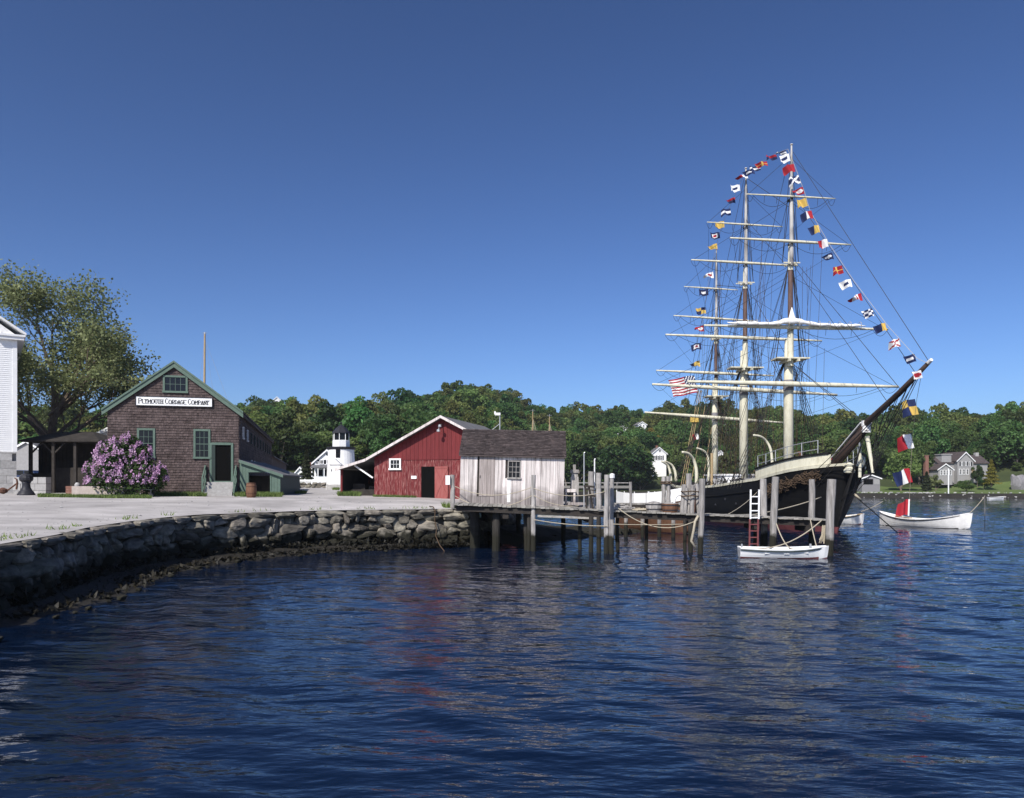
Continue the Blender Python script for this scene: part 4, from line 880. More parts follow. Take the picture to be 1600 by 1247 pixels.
def dolphin():
    t = thing('pile_cluster', 'cluster of leaning grey piles lashed together on the walkway', 'pile cluster', (X(1078, 36.6), 36.6, DZ(8.5)))
    for px, w, yt, pb in ((1069, 8, 757, 1066), (1076.5, 9.5, 740, 1075), (1083, 8, 758, 1081), (1088, 8, 756, 1092), (1072, 8, 762, 1070)):
        pile('pile', None, px, w, yt, 802, 36.5 + (px % 3) * .12, pb, parent=t, zb=1)
    r = MB()
    for z in (768, 775): r.tube([P(1078, z, 36.6) + Vector((math.cos(a) * .42, math.sin(a) * .35, .02 * math.sin(3 * a))) for a in [i * .5236 for i in range(13)]], .03, 5)
    r.build('lashing', MT['rope_brown'], t, world=True)
    t = thing('pile_pair', 'two grey piles roped together behind the bait tubs', 'pile pair', (X(1041, 38.5), 38.5, DZ(7.7)))
    for px in (1037, 1044.5): pile('pile', None, px, 7.6, 744 + (px % 2), 790, 38.4, px, parent=t, zb=1)
    r = MB()
    for z in (753, 755.5): r.tube([P(1041, z, 38.4) + Vector((math.cos(a) * .29, math.sin(a) * .18, 0)) for a in [i * .5236 for i in range(13)]], .03, 5)
    r.build('lashing', MT['rope_brown'], t, world=True)
dolphin()
for lb, px, w, yt, yb, D in (('wide pale plank post beside the thin blue pole', 924, 10.5, 737, 797, 38.5), ('pale square post at front of the tool rack, right of a wider one', 935.5, 9.5, 739, 797, 37.4), ('lone slim post beyond the pile of netting', 985.5, 5, 753, 796, 39.5)):
    pile('wharf_post', lb, px, w, yt, yb, D, zb=1, cat='post')
def post_items():
    # electric box post at the wall's end
    D = 39.4; t = thing('service_post', 'grey post with white electric box at the corner of the quay', 'post', (X(707, D), D, QZ))
    pile('post', None, 707.3, 8, 742, 793, D, parent=t, zb=1)
    b = MB(); p = P(696.5, 757.5, D - .1); q = P(703.4, 743, D - .1); b.box((p.x, D - .25, p.z), (q.x, D - .02, q.z)); b.build('meter_box', MT['white_paint'], t, world=True)
    # pedestal
    D = 40.5; c = P(897.5, 762, D); t = thing('hoist_pedestal', 'grey stepped pedestal with pale cap on the wharf right of the shed', 'pedestal', (c.x, c.y, DZ(c.x)))
    s = D / F; b = MB(); z0 = c.z - DZ(c.x); b.box((-.2, -.2, 0), (.2, .2, z0 + 17 * s)); b.box((-.16, -.16, z0 + 17 * s), (.16, .16, z0 + 23 * s)); b.build('shaft', MT['pile'], t)
    b = MB(); b.box((-.23, -.23, z0 + 23 * s), (.23, .23, z0 + 28 * s)); b.box((-.07, -.07, z0 + 28 * s), (.07, .07, z0 + 36 * s)); b.build('cap', MT['pile'], t)
    for px, yt, yb, lb in ((912.6, 708, 770, 'thin blue-grey pipe standing on the wharf'), (929, 718, 760, 'thin white staff between two pale posts')):
        m = MB(); a, b_ = P(px, yt, 39.2), P(px, yb, 39.2); b_.z = DZ(b_.x); m.tube([a, b_], .035, 6); m.tube([a, a + Vector((.05, 0, .04))], .04, 6); tag(m.build('pipe_pole', MT['metal_grey'] if px < 920 else MT['white_worn'], world=True, loc=b_), lb, 'pole')
    # slatted frame leaning
    D = 37.8; t = thing('tool_rack', 'dark slatted timber rack leaning by the pale posts', 'rack', (X(921, D), D, DZ(4)))
    for a, b_ in (((914, 760), (917, 798)), ((920, 760), (927, 798))):
        m = MB(); m.bar(P(*a, D), P(*b_, D - .3), .08, .06); m.build('rail', MT['timber_dark'], t, world=True)
    for y, dx in ((759, 0), (764.5, 1), (773.5, 3)):
        m = MB(); m.bar(P(912 + dx, y, D - .05), P(929 + dx, y + 2, D - .1), .05, .10 if y != 764.5 else .05); m.build('slat', MT['timber_dark'], t, world=True)
    # white trestle and clutter behind the shed's right end
    D = 40; t = thing('pale_bench', 'low pale bench beside the right end of the plank shed', 'bench', (X(893, D), D, DZ(3.1)))
    for a, b_, y0, y1 in ((882, 899, 764, 769), (887, 915, 785, 789)):
        m = MB(); p, q = P(a, y1, D), P(b_, y0, D); m.box((p.x, D - .25, p.z), (q.x, D + .25, q.z)); m.build('seat', MT['board'], t, world=True)
    for px in (884, 888, 897, 912): m = MB(); p = P(px, 788, D); m.box((p.x - .05, D - .2, DZ(3.1)), (p.x + .05, D + .2, Z(768 if px < 898 and px != 888 else 786, D))); m.build('leg', MT['board'], t, world=True)
    # netting heap, rope coil, tubs
    g = random.Random(3)
    for nm, lb, px, py, D, sx, sz, m_, n in (('net_heap', 'heap of grey fishing net on the walkway', 967, 794, 37.2, .55, .34, 'pile', 60), ('rope_coil', 'low coil of tan rope on the walkway left of the tubs', 999, 797, 37.2, .42, .10, 'rope', 40)):
        c = P(px, py, D); c.z = DZ(c.x); mb = MB()
        for i in range(n):
            a0 = g.uniform(0, 6.28); rr = sx * g.uniform(.3, 1.3); zz = g.uniform(0, 1) * sz * max(.1, 1 - rr / (1.4 * sx)) + .03
            mb.tube([(rr * math.cos(a0 + k * .45) * (1 + .2 * g.random()), .5 * rr * math.sin(a0 + k * .45), zz + g.uniform(-.02, .05)) for k in range(7)], .022, 4)
        tag(mb.build(nm, MT[m_], loc=c), lb, 'net' if 'net' in nm else 'rope')
    for lb, px, D, m_ in (('weathered grey half-barrel tub, left of two on the walkway', 1022, 37.0, 'pile'), ('orange-brown hooped tub, right of two on the walkway', 1047, 36.7, 'brown_wood')):
        c = P(px, 800, D); c.z = DZ(c.x); t = thing('wooden_tub', lb, 'tub', c)
        m = MB(); m.lathe([(.34, 0), (.40, .2), (.41, .42), (.37, .43), (.36, .36)], 16); m.build('staves', MT[m_], t)
        for z, r in ((.10, .385), (.33, .42)): q = MB(); q.lathe([(r, z), (r, z + .045), (r - .02, z + .05)], 16); q.build('hoop', MT['iron'], t)
        q = MB(); q.lathe([(.34, .40), (.25, .46), (.05, .5)], 16); q.build('lid', MT['pile'], t)
    # life ring
    c = P(1062.5, 786, 36.9); m = MB(); m.tube([(.28 * math.cos(a), .03 * math.sin(a), .40 * math.sin(a)) for a in [i * .3927 for i in range(17)]], .055, 8); tag(m.build('life_ring', MT['white_paint'], loc=c, smooth=True), 'white life ring hanging on the pile cluster', 'life ring')
    # ladder
    D = 35.6; t = thing('white_ladder', 'white ladder with dark red lower half reaching down to the dinghy', 'ladder', (X(1179, D), D, 0))
    for y0, y1, m_, x0, x1 in ((765, 811, 'white_paint', 1173, 1186), (811.3, 862, 'hull_red', 1171.5, 1184.5)):
        for px in (x0, x1): m = MB(); m.bar(P(px, y0, D), P(px - (.8 if m_ != 'white_paint' else .5), y1, D), .07, .05); m.build('rail', MT[m_], t, world=True)
        n = 4 if m_ == 'white_paint' else 5
        for i in range(n): y = lerp(y0, y1, (i + .8) / n) if m_ != 'white_paint' else 776 + i * 11; m = MB(); m.bar(P(x0 - .3, y, D), P(x1 - .3, y, D), .045, .05); m.build('rung', MT[m_], t, world=True)
post_items()

def rope(lb, pts, r=.022, m='rope', name='mooring_rope'):
    mb = MB(); mb.tube(pts, r, 5); b = Vector(pts[0]); return tag(mb.build(name, MT[m], world=True, loc=b, smooth=True), lb, 'rope')
def cat2(a, b, sag): return catenary(P(*a), P(*b), sag)
rope('upper rope strung from quay post across the shed front to the tall pile', cat2((711, 760, 39.2), (832, 761, 36.6), .42) , .018)
rope('lower rope sagging along the shed foot to the tall pile', cat2((711, 775, 39.2), (832, 774, 36.6), .58), .018)
rope('rope from the shed pile across to the bound pair by the deck end', cat2((834, 763, 36.5), (946, 768, 35.4), .28), .018)
rope('rope drooping from the shed pile to the deck edge', cat2((834, 774, 36.5), (905, 790, 36.4), .20), .018)
rope('slack line low over the water between shed pile and cut-off pile', cat2((834, 812, 36.5), (950, 822, 35.3), .08), .02)
rope('long slack line from the netting down over the water to the far pile', cat2((966, 794, 36.2), (1091, 812, 35.2), .62), .022)
rope('thin straight line just above the water under the walkway', cat2((958, 819, 35.3), (1068, 819, 36), .03), .018)
rope('tan rope slanting from walkway end down to the dinghy stern', cat2((1285, 812, 35.4), (1183, 857, 33.9), .35), .028)
rope('rope looping from the leaning pile down into the dinghy', cat2((1213, 818, 35.7), (1240, 858, 33.6), .30), .028)
rope('rope hanging straight from the walkway to the dinghy bow', cat2((1266, 811, 35.6), (1276, 855, 33.7), .05), .025)
rope('white hawser from the black hull to the walkway by the ladder', cat2((1283, 777, 46.8), (1150, 808, 38), .15), .035)
rope('thin line climbing from the walkway towards the ship rail', cat2((1137, 804, 38), (1184, 768, 50), .12), .022)
rope('thick pale rope tied down the tall square-topped pile', [P(1091, 806, 35.2), P(1086, 815, 35.15), P(1084, 828, 35.1), P(1080, 845, 35.2), P(1088, 858, 35.2)], .06)
rope('old rope dangling over the seawall corner into the water', [P(671, 791, 39.4), P(677, 792, 38.7), P(680, 799, 38.45), P(679, 812, 38.4), P(682, 826, 38.3), P(681, 838, 38.0), P(687, 852, 37.6), P(698, 866, 36.6)], .026, 'rope_brown')
m = MB(); g_ = random.Random(5)
for i in range(14): m.tube([P(1288 + g_.uniform(-3, 3), 820 + g_.uniform(0, 6), 34.9), P(1286 + g_.uniform(-6, 4), 838 + g_.uniform(0, 12), 34.9)], .018, 4)
tag(m.build('rope_tangle', MT['rope'], world=True, loc=P(1287, 830, 34.9)), 'frayed tangle of rope ends hanging beside the outermost pile', 'rope')

def boat_shape(t, L, B, H, mats, stern='transom', keel=-.16, sheer=.35, rail=None, thw=(.3, .52, .74), rise=0.0):
    n, k = 22, 7; out, inn = [], []
    def bw(u):
        s = math.sin(min(1, (u * .93 + .07) if stern == 'transom' else u) * math.pi) ** .62 if stern != 'transom' else (interp(u, [0, .35, .6, .8, .93, 1], [.68, .98, 1, .74, .33, .03]))
        return max(.02, s) * B / 2
    def zs(u): q = (u - .45) / .55; return H + sheer * (q * q if q > 0 else (rise + .45) * q * q)
    for ring, (ins, up) in ((out, (0, 0)), (inn, (.035, .05))):
        for i in range(n + 1):
            u = i / n; b = max(.012, bw(u) - ins); top = zs(u); kz = keel + (.5 * max(0, u - .9) * 4 * H if stern == 'transom' else .35 * H * max(0, abs(u - .5) - .4) * 10)
            for j in range(-k, k + 1):
                a = j / k; f = abs(a); xx = (u - .5) * L + (.07 * L * (f if u > .95 else 0) * .5 if u > .95 else 0)
                ring.append((xx, math.copysign(b * (f ** .62 if f else 0), a), kz + up * (1 - f) + (top - kz - up * (1 - f)) * f ** 1.9))
    W_ = 2 * k + 1; mb = MB(); mb.v = out + inn; o2 = len(out)
    for i in range(n):
        for j in range(W_ - 1):
            a = i * W_ + j; zc = sum(mb.v[q][2] for q in (a, a + 1, a + W_, a + W_ + 1)) / 4
            mb.f.append((a, a + 1, a + W_ + 1, a + W_)); mb.m.append(2 if zc < .04 else 0); b_ = a + o2; mb.f.append((b_, b_ + W_, b_ + W_ + 1, b_ + 1)); mb.m.append(1)
        for j in (0, W_ - 1): a = i * W_ + j; mb.f.append((a, a + W_, a + W_ + o2, a + o2)); mb.m.append(0)
    for i in (0, n):
        mb.f.append(tuple(i * W_ + j for j in range(W_))); mb.m.append(0); mb.f.append(tuple(i * W_ + j + o2 for j in range(W_))); mb.m.append(1)
    me = bpy.data.meshes.new('hull'); me.from_pydata(mb.v, [], mb.f)
    for q in mats: me.materials.append(q)
    me.polygons.foreach_set('material_index', mb.m); link('hull', me, t)
    for sg in (-1, 1):
        q = MB(); q.tube([((i / n - .5) * L, sg * (bw(i / n) + .012), zs(i / n) - .02) for i in range(n + 1)], .035, 6); q.build('gunwale', rail or mats[0], t)
        q = MB(); q.tube([((i / n - .5) * L, sg * (bw(i / n) + .006), zs(i / n) - .09) for i in range(n + 1)], .02, 5); q.build('rub_strake', MT['green_dark'] if stern == 'transom' else MT['pile'], t)
    for u in thw:
        q = MB(); b = bw(u) * .92; q.box(((u - .5) * L - .11, -b, zs(u) - .2), ((u - .5) * L + .11, b, zs(u) - .165)); q.build('thwart', mats[1], t)
    return zs
D = 33.6; t = thing('white_dinghy', 'small white rowing dinghy with dark rubbing strake tied below the ladder', 'dinghy', (X(1222, D), D, 0), math.radians(-8))
boat_shape(t, 3.65, 1.35, .40, [MT['white_paint'], MT['white_worn'], MT['hull_red']], 'transom', sheer=.14)
m = MB(); m.box((-1.74, -.04, .42), (-1.68, .04, .58)); m.build('stern_post', MT['metal_grey'], t)
m = MB(); m.box((1.2, .2, .42), (1.28, .28, .60)); m.build('oarlock', MT['metal_grey'], t)
a, b = Vector((X(1383, 60), 60, 0)), Vector((X(1504, 55), 55, 0)); c = (a + b) / 2
t = thing('whaleboat', 'long white double-ended whaleboat with red flag staff moored off the bow', 'whaleboat', c, math.atan2(b.y - a.y, b.x - a.x))
zsb = boat_shape(t, (b - a).length + .9, 1.75, .62, [MT['white_worn'], MT['white_paint'], MT['timber_dark']], 'pointed', sheer=.55, rise=.9)
m = MB(); p = P(1419.5, 806, 58.2); m.tube([p, P(1420.5, 780, 58.2)], .06, 6); m.build('staff', MT['white_paint'], t, world=True)
m = MB(); m.tube([P(1397, 806, 58.6), P(1425, 809, 57.8)], .03, 5); m.tube([P(1399, 808, 58.8), P(1428, 811, 57.6)], .03, 5); m.build('oar', MT['timber_tan'], t, world=True)
D = 62; t = thing('white_rowboat', 'white rowboat with yellow-brown rail half hidden behind the ship bow', 'rowboat', (X(1306, D), D, 0), math.radians(-6))
boat_shape(t, 4.1, 1.6, .62, [MT['white_paint'], MT['white_worn'], MT['hull_red']], 'transom', sheer=.25, rail=MT['timber_tan'])
rope('white line rising from the whaleboat bow to its mooring stake', cat2((1510, 806, 54.6), (1539, 775, 60), .1), .03)
rope('white painter running from the half-hidden rowboat', cat2((1346, 799, 62), (1380, 783, 66), .08), .03)
rope('dark anchor line slanting from the bow into the water', [P(1334, 772, 49), P(1345, 783, 49), P(1403, 833, 50)], .035, 'rigging')
rope('pale chafing rope wrapped on the upper anchor line', [P(1335, 772, 48.9), P(1345, 781, 48.9)], .07, 'rope')
D = 160; t = thing('motorboat', 'small white motorboat moored at the far right shore', 'motorboat', (X(1556, D), D, 0), math.radians(6))
boat_shape(t, 3.4, 1.3, .55, [MT['white_paint'], MT['white_worn'], MT['white_paint']], 'transom', sheer=.15)

def workboat():
    # brown vessel with white canvas weather cloths lying behind the walkway
    a, b = P(975, 785, 55), P(1068, 785, 50); a.z = b.z = 0; c = (a + b) / 2
    t = thing('brown_workboat', 'brown wooden vessel with white canvas weather cloth moored behind the walkway', 'boat', c, math.atan2(b.y - a.y, b.x - a.x))
    L = (b - a).length + 1.6
    zs = boat_shape(t, L, 2.2, 1.75, [MT['brown_wood'], MT['brown_wood'], MT['hull_red']], 'pointed', sheer=.5, thw=(.4,))
    for i in range(5):
        m = MB(); u0, u1 = .06 + i * .175, .06 + (i + 1) * .175 - .008; yy = -1.16
        q = [((u - .5) * L, -(1.1 * math.sin(u * math.pi) ** .62) - .04, z) for u, z in ((u0, zs(u0) + .03), (u1, zs(u1) + .03), (u1, zs(u1) + .85), (u0, zs(u0) + .85))]
        m.prism(q, (0, .03, 0)); m.build('weather_cloth', MT['canvas'], t)
    for u in (.06, .25, .42, .6, .78, .93): m = MB(); y = -(1.1 * math.sin(u * math.pi) ** .62); m.tube([((u - .5) * L, y, zs(u) - .3), ((u - .5) * L, y, zs(u) + .95)], .03, 6); m.build('stanchion', MT['white_worn'], t)
    # floating dock in front of it
    t = thing('floating_dock', 'low grey floating dock behind the walkway with white ladder rails', 'dock', (X(1005, 47), 47, 0))
    for i in range(26):
        x = X(958, 47) + i * .165; m = MB(); m.box((x, 46, Z(788, 47)), (x + .15, 47.4, Z(786, 47))); m.build('deck_plank', MT['plank'], t, world=True)
    m = MB(); m.box((X(957, 47), 45.98, Z(792, 47)), (X(1062, 47), 47.5, Z(788.3, 47))); m.build('frame', MT['timber_dark'], t, world=True)
    for px in (964, 978, 1004, 1030, 1052): m = MB(); p = P(px, 790, 46.6); m.tube([p, (p.x, p.y, -.5)], .12, 8); m.build('float_post', MT['pile'], t, world=True)
    for px in (1014, 1023): m = MB(); m.tube([P(px, 768, 46.2), P(px, 785, 46.2)], .03, 6); m.build('ladder_rail', MT['white_paint'], t, world=True)
    for y in (770, 776): m = MB(); m.tube([P(1014, y, 46.2), P(1023, y, 46.2)], .025, 6); m.build('ladder_rung', MT['white_paint'], t, world=True)
workboat()
def quay_pier():
    D = 120; t = thing('far_pier', 'low pale pier crossing the river behind the wharf posts', 'pier', (X(905, D), D, 0))
    m = MB(); m.box((X(880, D), D, Z(763, D)), (X(985, D), D + 3, Z(759, D))); m.build('deck', MT['plank'], t, world=True)
    for px in range(884, 984, 14): m = MB(); p = P(px, 762, D + .5); m.tube([p, (p.x, p.y, -.5)], .16, 6); m.build('pile', MT['pile_dark'], t, world=True)
    for px in range(884, 984, 20): m = MB(); m.tube([P(px, 759, D + .2), P(px, 754, D + .2)], .06, 5); m.build('rail_post', MT['pile'], t, world=True)
    m = MB(); m.bar(P(882, 754.5, D + .2), P(982, 754.5, D + .2), .1, .12); m.build('rail', MT['pile'], t, world=True)
quay_pier()

# ------------------------------------------------------------------ the whaling ship
SX, SY, HEAD = 20.9, 58.0, math.radians(4)
SHIP = thing('whaling_ship', 'three-masted black-hulled square-rigged whaling ship dressed with flags beyond the wharf', 'ship', (SX, SY, 0), HEAD)
SM = XF[SHIP.name]; SMI = SM.inverted()
def SL(px, py, D): return SMI @ P(px, py, D)       # a point of the photograph at depth D, in the ship's own frame (y aft, x to the right)
def zrail(y): return interp(y, [-9.5, -6, -2.7, .5, 5, 11, 18, 25], [4.5, 4.05, 3.5, 3.3, 3.02, 2.82, 2.95, 3.5])
Y0, Y1 = -7.4, 24.5
def stem(z): return Y0 - .32 * max(0, z) + .5 * max(0, -z)
def halfb(u, z):
    q = min(1, max(0, z) / 4.2); f = (1 - (1 - min(1, u / lerp(.40, .26, q))) ** 2.6) ** lerp(1.05, .58, q); a = 1 - .42 * max(0, (u - .72) / .28) ** 2
    low = interp(z, [-1.2, 0, 1.2, 2.6, 4.6], [.62, .88, .99, 1.0, .95]); return 3.65 * f * a * low
def hull_pt(u, z, sg): y = lerp(stem(z), Y1 + .25 * max(0, z), u); return Vector((sg * max(.09, halfb(u, z)), y, z))
def make_hull():
    nu, nz = 56, 14; mb = MB()
    for sg in (-1, 1):
        o = len(mb.v)
        for i in range(nu + 1):
            u = (i / nu) ** 1.5
            yr = lerp(Y0 - 1.3, Y1, u); zt = zrail(yr)
            for j in range(nz + 1):
                z = [-1.2, -.4, .0, .40][j] if j < 4 else lerp(.40, zt, (j - 3) / (nz - 3)); mb.v.append(tuple(hull_pt(u, z, sg)))
        for i in range(nu):
            for j in range(nz): a = o + i * (nz + 1) + j; mb.f.append((a, a + 1, a + nz + 2, a + nz + 1)); mb.m.append(1 if j < 3 else 0)
    n1 = (nu + 1) * (nz + 1)
    for i in (0, nu):
        for j in range(nz): a = i * (nz + 1) + j; mb.f.append((a, a + 1, a + 1 + n1, a + n1)); mb.m.append(1 if j < 3 else 0)
    mb.build('hull', [MT['hull_black'], MT['hull_red']], SHIP, smooth=True)
    d = MB(); n = 30; vs = []
    for i in range(n + 1):
        u = i / n; y = lerp(Y0 - 1.2, Y1 + .7, u); b = max(.1, halfb(u, 3.0) - .12); z = zrail(y) - .55 + (.5 if y < -2.5 else 0); vs += [(-b, y, z), (b, y, z)]
    d.add(vs, [(2 * i, 2 * i + 1, 2 * i + 3, 2 * i + 2) for i in range(n)]); d.build('deck', MT['plank'], SHIP)
    for sg in (-1, 1):
        # pale sheer strake along the rail, raised pale bulwark at the bow, black rail cap
        s = MB(); rows = [(i / 60) for i in range(61)]; vs = []
        for u in rows:
            y = lerp(Y0 - 1.3, Y1, u); z = zrail(y); t_ = .17
            a, b = hull_pt(u, z - .02, sg), hull_pt(u, z + t_, sg); e = Vector((sg * .05, -.02, 0)); vs += [a + e, b + e, b - e * 2, a - e * 2]
        s.add(vs, [(4 * i + j, 4 * i + (j + 1) % 4, 4 * i + 4 + (j + 1) % 4, 4 * i + 4 + j) for i in range(60) for j in range(4)]); s.build('sheer_strake', MT['cream'], SHIP)
        for nm, z0, z1, m_, ex in (('bow_bulwark', .18, .80, 'cream', .02), ('rail_cap', .80, .93, 'hull_black', .10)):
            s = MB(); vs = []; k = 34
            for i in range(k + 1):
                u = .012 + (i / k) ** 1.4 * .175; y = lerp(Y0 - 1.3, Y1, u); z = zrail(y); zz = min(1, (1 - i / k) * 9) if False else 1
                a, b = hull_pt(u, z, sg), hull_pt(u, z, sg); a.z = z + z0; b.z = z + lerp(z0, z1, zz); e = Vector((sg * ex, -ex * .5, 0)); vs += [a + e, b + e, b - Vector((sg * .1, 0, 0)), a - Vector((sg * .1, 0, 0))]
            s.add(vs, [(4 * i + j, 4 * i + (j + 1) % 4, 4 * i + 4 + (j + 1) % 4, 4 * i + 4 + j) for i in range(k) for j in range(4)] + [(0, 1, 2, 3), (4 * k, 4 * k + 3, 4 * k + 2, 4 * k + 1)]); s.build(nm, MT[m_], SHIP)
        s = MB(); vs = []
        for i in range(41):       # wale moulding
            u = .02 + .95 * i / 40; y = lerp(Y0 - 1, Y1, u); vs.append(hull_pt(u, zrail(y) - .75, sg) + Vector((sg * .03, 0, 0)))
        s.tube(vs, .05, 5); s.build('wale', MT['hull_black'], SHIP)
make_hull()
def tubes(name, lines, r, m, parent, n=4):
    mb = MB()
    for l in lines: mb.tube(l, r, n, cap=False)
    return stuff(mb.build(name, MT[m], parent))
# ---- masts
MASTS = {'foremast': (1232, 58.0, 563, 414, 232), 'mainmast': (1162, 67.0, 577, 444, 268), 'mizzenmast': (1117, 75.0, 621, 530, 393)}
YARDS = {'foremast': [(1163, 307, 1305.6, 310.5, .09), (1136.6, 375.5, 1330.7, 382, .13), (1096, 511, 1392, 513, .17), (1070, 598, 1409, 603, .22)],
         'mainmast': [(1102, 350, 1223, 354.5, .09), (1077, 409, 1247, 415, .13), (1037, 525, 1287, 531.5, .17), (1016, 602, 1312, 616, .22)],
         'mizzenmast': [(1067, 449.4, 1153, 453.4, .09), (1050.6, 494.7, 1184, 501.6, .12), (1023.5, 580, 1211, 586.4, .16), (1005, 645, 1227, 660, .19)]}
MP = {}
for nm, (px, D, ytop, ycr, ytr) in MASTS.items():
    b = SL(px, HY, D); x, y = b.x, b.y; zt, zc, ztr = Z(ytop, D), Z(ycr, D), Z(ytr, D); dk = zrail(y) - .6; rr = {'foremast': .38, 'mainmast': .38, 'mizzenmast': .31}[nm]
    MP[nm] = (x, y, zt, zc, ztr, dk)
    m = MB(); m.tube([(x, y, dk - .6), (x, y, zt - 2.2), (x, y, zt + 1.6)], [rr, rr * .94, rr * .72], 16); mast = m.build(nm, MT['cream'], SHIP, smooth=True)
    m = MB(); m.tube([(x, y, zt - 2.3), (x, y, zt - 1.5)], rr * 1.02, 16); m.build('mast_band', MT['granite_dark'], mast)
    f = y - rr * .9; h = zc - zt
    m = MB(); m.tube([(x, f, zt - .5), (x, f, zt + h * .32)], [rr * .62, rr * .60], 12); m.build('topmast_foot', MT['cream'], mast)
    m = MB(); m.tube([(x, f, zt + h * .32), (x, f, zc - .5)], [rr * .52, rr * .46], 12); m.build('topmast', MT['mast_brown'], mast)
    m = MB(); m.tube([(x, f, zc - .5), (x, f, zc + 1.3)], [rr * .55, rr * .42], 12); m.build('topmast_head', MT['cream'], mast)
    f2 = f - rr * .5; m = MB(); m.tube([(x, f2, zc - .2), (x, f2, lerp(zc, ztr, .6)), (x, f2, ztr)], [rr * .42, rr * .33, rr * .16], 10); m.lathe([(.05, 0), (.12, .04), (.1, .1), (.02, .13)], 8, (x, f2, ztr)); m.build('topgallant_mast', MT['mast_grey'], mast)
    w = 26 * D / F if nm != 'mizzenmast' else 17 * D / F
    m = MB(); prof = [(-w, -.7), (w, -.7), (w * .92, .75), (-w * .92, .75)]
    m.prism([(x + a, y + c - .2, zt) for a, c in prof], (0, 0, .10)); 
    for a in (-.35, .35): m.bar((x + a, y - 1.1, zt - .12), (x + a, y + .8, zt - .12), .12, .2)
    m.build('top_platform', MT['cream'], mast)
    m = MB()
    for c in (-.25, .25): m.bar((x - w * .5, f + c, zc), (x + w * .5, f + c, zc), .08, .08)
    for a in (-.22, .22): m.bar((x + a, f - .5, zc - .08), (x + a, f + .5, zc - .08), .08, .1)
    m.build('crosstrees', MT['cream'], mast)
    # yards with footropes
    foot = []; lifts = []; braces = []
    for k, (xl, yl, xr, yr, r) in enumerate(YARDS[nm]):
        r *= .88
        a, e = SL(xl, yl, D - .6), SL(xr, yr, D - .6); a.y = e.y = y - rr - .35 - (.1 if k < 2 else 0); c = (a + e) / 2
        m = MB(); m.tube([a, a.lerp(e, .08), a.lerp(e, .3), c, a.lerp(e, .7), a.lerp(e, .92), e], [r * .45, r * .55, r * .9, r, r * .9, r * .55, r * .45], 10); yd = m.build('yard', MT['cream'], mast, smooth=True)
        m = MB(); m.tube([(x, c.y + r, c.z), (x, y, c.z - .05)], .09, 6); m.build('parrel', MT['iron'], yd)
        for s0, s1 in ((.0, .08), (.08, .5), (.5, .92), (.92, 1)):
            foot.append(catenary(a.lerp(e, s0) - Vector((0, -.1, .05)), a.lerp(e, s1) - Vector((0, -.1, .05)), .75 if s1 - s0 > .2 else .45, 10))
        for q in (.2, .34, .66, .8):
            p = a.lerp(e, q); foot.append([p, p - Vector((0, -.1, .55))])
        up = min(c.z + 3.2 + (.8 if k > 1 else 0), ztr - .3); lx = x
        for q in (a, e): lifts.append([q.lerp(c, .03), Vector((lx, y - rr * .6, up))])
        for sg, q in ((-1, a), (1, e)):
            aft = Vector((x * 1 + sg * .3, y + (8.4 if nm != 'mizzenmast' else 5), c.z - 2.4 - k * .2)); aft.x = MP['foremast'][0] + sg * .4 if nm == 'foremast' else x + sg * .4
            braces.append([q.lerp(c, .05), aft])
    tubes('footropes', foot, .015, 'rigging', mast); tubes('lifts', lifts, .013, 'rigging', mast); tubes('braces', braces, .011, 'rigging', mast)
    # standing rigging
    sh, rat, bk = [], [], []
    for sg in (-1, 1):
        feet, heads = [], []
        for i in range(5):
            yy = y + .3 + i * .62; u = (yy - Y0) / (Y1 - Y0); p = hull_pt(u, zrail(yy) - .3, sg) + Vector((sg * .25, 0, 0)); h_ = Vector((x + sg * .28, y + .1 * i - .1, zt - .15)); sh.append([p, h_]); feet.append(p); heads.append(h_)
        for q in range(1, 22):
            tt = q / 23; rat.append([feet[0].lerp(heads[0], tt), feet[4].lerp(heads[4], tt)])
        tf, th = [], []
        for i in range(3):
            p = Vector((x + sg * w * .93, y - .5 + i * .5, zt + .1)); h_ = Vector((x + sg * .16, f, zc - .1)); sh.append([p, h_]); tf.append(p); th.append(h_)
            sh.append([p, Vector((x + sg * rr * .9, y, zt - 2.0))])
        for q in range(1, 13): tt = q / 14; rat.append([tf[0].lerp(th[0], tt), tf[2].lerp(th[2], tt)])
        sh.append([Vector((x + sg * w * .5, f, zc + .05)), Vector((x + sg * .08, f2, lerp(zc, ztr, .58)))]); sh.append([Vector((x + sg * w * .5, f, zc + .05)), Vector((x + sg * .06, f2, lerp(zc, ztr, .9)))])
        for zz, dy in ((zc - .1, 4.2), (zc, 4.8), (lerp(zc, ztr, .58), 5.4), (lerp(zc, ztr, .92), 6.0)):
            yy = y + dy; u = min(1, (yy - Y0) / (Y1 - Y0)); bk.append([Vector((x + sg * .1, f, zz)), hull_pt(u, zrail(yy) - .2, sg) + Vector((sg * .2, 0, 0))])
    tubes('shrouds', sh, .023, 'rigging', mast); tubes('ratlines', rat, .008, 'rigging', mast); tubes('backstays', bk, .017, 'rigging', mast)
    # running gear down to the pin rails
    g = random.Random(len(nm)); run = []
    for i in range(16):
        zz = g.choice((zt - .3, zt + 1, zc, lerp(zt, zc, .5), zc + 2)); sg = g.choice((-1, 1))
        run.append([Vector((x + sg * g.uniform(.3, 2.5), y - rr - .3 + g.uniform(-.2, .6), zz - .2)), Vector((x + sg * g.uniform(.5, 3.3), y + g.uniform(-.5, 2.6), dk + .9))])
    for i in range(4): sg = (-1) ** i; run.append([Vector((x + sg * (rr + .12 + .1 * (i // 2)), y, zt - .5)), Vector((x + sg * (rr + .22 + .1 * (i // 2)), y, dk + 1))])
    tubes('halyards', run, .013, 'rope_brown', mast)
